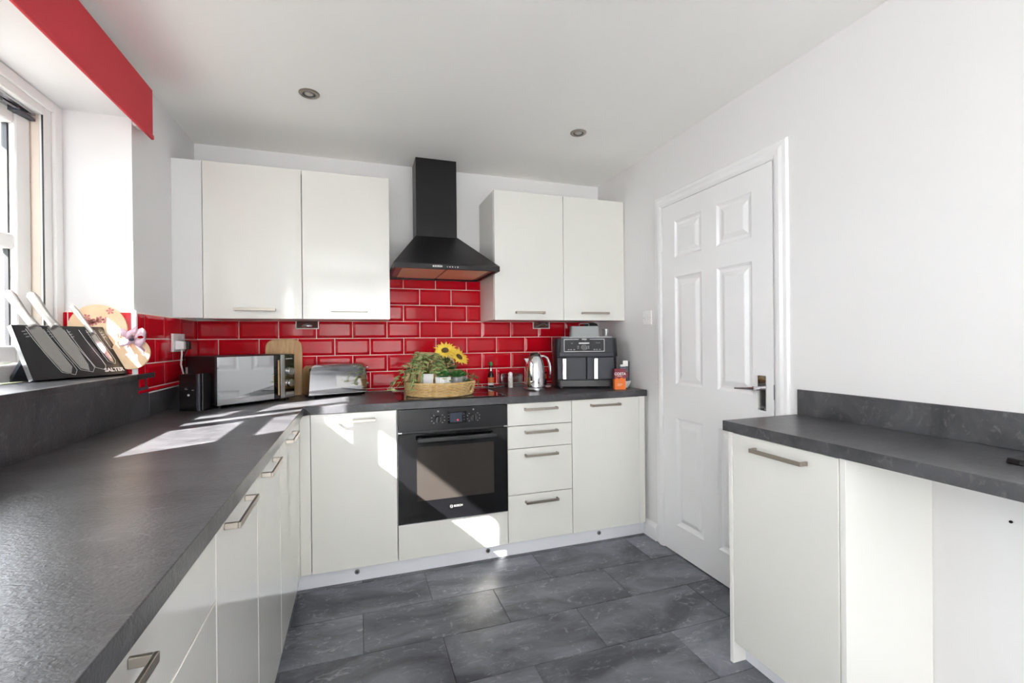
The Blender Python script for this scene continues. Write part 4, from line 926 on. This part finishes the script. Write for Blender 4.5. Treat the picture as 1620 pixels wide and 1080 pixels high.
text('lettering', 'SALTER', .021, PRINT, KT, Mk @ Matrix.Translation((KL-.048, .020, .0004)), bold=.0006, sx=1.1)
def outline(pts, r=.0009):
    return [kp(x, h, -.0008) for x, h in pts]
m = MB()
def blade_pts(x0, w_, top, bot, sk):
    n = bot-top
    raw = [(0, 0), (sk*.22, n*.25), (sk*.47, n*.5), (sk*.75, n*.75), (sk*.98, n*.93), (w_*.66+sk*1.06, n), (w_*.98+sk*.96, n*.9), (w_+sk*.82, n*.75), (w_+sk*.5, n*.5), (w_+sk*.22, n*.25), (w_, 0)]
    return [(x0+a_, top+h_) for a_, h_ in raw]
for x0, w_, bt, sk_ in ((.036, .054, .010, .060), (.102, .054, .016, .058), (.166, .042, .022, .050), (.234, .031, .045, .038), (.283, .022, .105, .020)):
    m.tube(outline(blade_pts(x0, w_, .190, bt, sk_)), .0008, 4)
m.build('knife_outlines', PRINT, KT)
m = MB()
for x in (.022, .098, .165, .232, .282):
    for i in range(3): m.add([kp(x+.003*i, .178-.01*i, -.0006), kp(x+.012+.003*i, .180-.01*i, -.0006), kp(x+.012+.003*i, .184-.01*i, -.0006), kp(x+.003*i, .182-.01*i, -.0006)], [(0, 1, 2, 3)])
o = m.build('knife_names', GREYP, KT); o['kind'] = 'stuff'
BLADE = mat('blade_steel', (196, 194, 192), .22, 1, bump=.05, bscale=300); HAND = mat('knife_handle', (168, 165, 162), .3, .9)
def knife(lab, x, w_, top, bot, hl, sk, straight):
    k = thing('kitchen_knife', lab, 'knife', KT.matrix_basis @ Vector(kp(x, top, -.004)), kang, 'knives on the magnetic stand')
    o0 = Vector(kp(x, top, -.004))
    def q(a, h, d): return Vector(kp(x+a, top+h, -.0045-d))-o0
    n = bot-top
    prof = [(0, 0), (w_, 0), (w_+sk*.5, n*.5), (w_*(.95 if straight else .8)+sk*.9, n*.85), (w_*(.55 if straight else .6)+sk, n), (sk, n*.93), (sk*.45, n*.5)]
    MB().prism(prof, lambda a, b: q(a, b, 0), lambda a, b: q(a, b, .0022)).build('blade', BLADE, k)
    pth = [(w_*.5, -.004), (w_*.5-.003, .012), (w_*.5-.012, .035), (w_*.5-.022, .07), (w_*.5-.030, hl*.85), (w_*.5-.037, hl)]
    rad = [w_*.2, w_*.16, .0068, .0075, .0085, .0075, .003] if w_ > .025 else [w_*.2, w_*.18, .0042, .005, .0056, .005, .002]
    pth.append((pth[-1][0]-.004, hl+.006))
    MB().tube([q(a, h, .006) for a, h in pth], rad, 14, flat=1.9).build('handle', HAND, k, True)
    return k
bpy.context.view_layer.update()
knife('large straight knife with steel handle, leftmost on the magnetic stand', .034, .046, .196, .012, .125, .058, True)
knife('large pointed cook knife, second from left on the magnetic stand', .100, .046, .196, .020, .125, .056, False)
knife('small paring knife with slim steel handle on the magnetic stand', .236, .022, .170, .048, .110, .036, False)
# decorative plaques hanging on the tiled reveal
def plaque(lab, x, z, r, y):
    t = thing('hanging_plaque', lab, 'plaque', (x, y, z), 0)
    MB().lathe([(.001, -.004), (r-.002, -.004), (r, -.002), (r, .002), (r-.002, .004), (.001, .004)], 40).build('disc', CREAM, t, 'a', rot=(PI/2, 0, 0))
    return t
t = plaque('round cream wooden plaque with pink flowers behind the knife stand', -.985, 1.285, .098, WY1-.0185)
random.seed(4)
m = MB()
for i in range(7):
    cx_, cz_ = random.uniform(-.04, .05), random.uniform(.02, .085)
    for k in range(5):
        a = 2*PI*k/5+i; d = Vector((math.cos(a), 0, math.sin(a))); b = Vector((cx_, -.0046, cz_)); s_ = Vector((-d.z, 0, d.x))
        m.add([b, b+d*.010+s_*.005, b+d*.015, b+d*.010-s_*.005], [(0, 1, 2, 3)])
m.build('flower_print', PINK, t)
t = plaque('small cream disc with pink ribbon bow at the reveal corner', -.872, 1.187, .066, WY1-.030)
m = MB()
def ribbon(pts, w_):
    vs = []; fs = []
    for i, p in enumerate(pts):
        p = Vector(p); vs += [p-Vector((0, .004, w_)), p+Vector((0, .004, w_))]
    for i in range(len(pts)-1): fs.append((2*i, 2*i+1, 2*i+3, 2*i+2))
    m.add(vs, fs)
bow0 = Vector((.012, -.014, .055))
for s_ in (-1, 1):
    ribbon([bow0+Vector((s_*.045*math.sin(a)*(1.0 if s_ > 0 else .9), -.018*abs(math.sin(2*a)), .022*math.sin(2*a)+.012*math.sin(a))) for a in [PI*k/10 for k in range(11)]], .015)
ribbon([bow0+Vector((.0, -.002, -.002*k))+Vector((.0045*k, .001*k, -.0045*k)) for k in range(9)], .011); ribbon([bow0+Vector((-.003*k, -.001, -.005*k)) for k in range(8)], .010)
ribbon([bow0+Vector((-.02+.006*k, -.012-.004*math.sin(k), .012+.005*k)) for k in range(7)], .013)
o = m.build('ribbon_bow', PINKL, t, True); sm = o.modifiers.new('thick', 'SOLIDIFY'); sm.thickness = .0008
MB().lathe([(.001, -.006), (.008, -.004), (.009, 0), (.008, .004), (.001, .006)], 14).build('bow_knot', mat('knot_dark', (70, 60, 80), .6), t, True, loc=tuple(bow0+Vector((0, -.012, 0))))
# ------------------------------------------------------------------ outside
o = MB().box(-14, XL-.34, -12, 14, -.3, -.2).box(XL-.34, 8, -14, YN-.13, -.3, -.2).build('patio_ground', GRASS); struct(o, 'pale stone patio ground outside the window')
def hedge(name, lab, b, seed, amp=.12, n=16):
    random.seed(seed); x0, x1, y0, y1, z0, z1 = b
    import bmesh
    bm = bmesh.new(); bmesh.ops.create_cube(bm, size=1); bmesh.ops.subdivide_edges(bm, edges=bm.edges[:], cuts=n, use_grid_fill=True)
    for v in bm.verts:
        v.co = Vector(((x0+x1)/2+v.co.x*(x1-x0), (y0+y1)/2+v.co.y*(y1-y0), (z0+z1)/2+v.co.z*(z1-z0)))+rv(amp)*(0 if v.co.z < -.49 else 1)
    me = bpy.data.meshes.new(name); bm.to_mesh(me); bm.free(); o = obj(name, me, HEDGE); tag(o, lab, 'hedge', 'hedges outside the window'); return o
hedge('garden_hedge', 'tall garden hedge seen through the left window glass', (-4.6, -3.6, 3.2, 9.0, -.2, 1.75), 1)
# unseen block outside the window, added to cut off the low sun
HX = -1.95
zt_h = 1.345+.88*(-1.11-HX)
o = MB().box(HX-.5, HX, -.9, 1.45, -.2, zt_h).build('sun_blocker', mat('blocker_grey', (160, 158, 150), .7), bevel=.01); tag(o, 'unseen pale block added outside the window to cut off low sun', 'sun blocker')
ex = -1.62  # unseen eave, added to trim the top of the sun patches
o = MB().box(ex, XL-.3, .2, YK+.3, 1.865+.88*(-1.11-ex), 2.62).build('added_eave', SUN_EAVE); struct(o, 'unseen eave added above the window to cut off high sun')
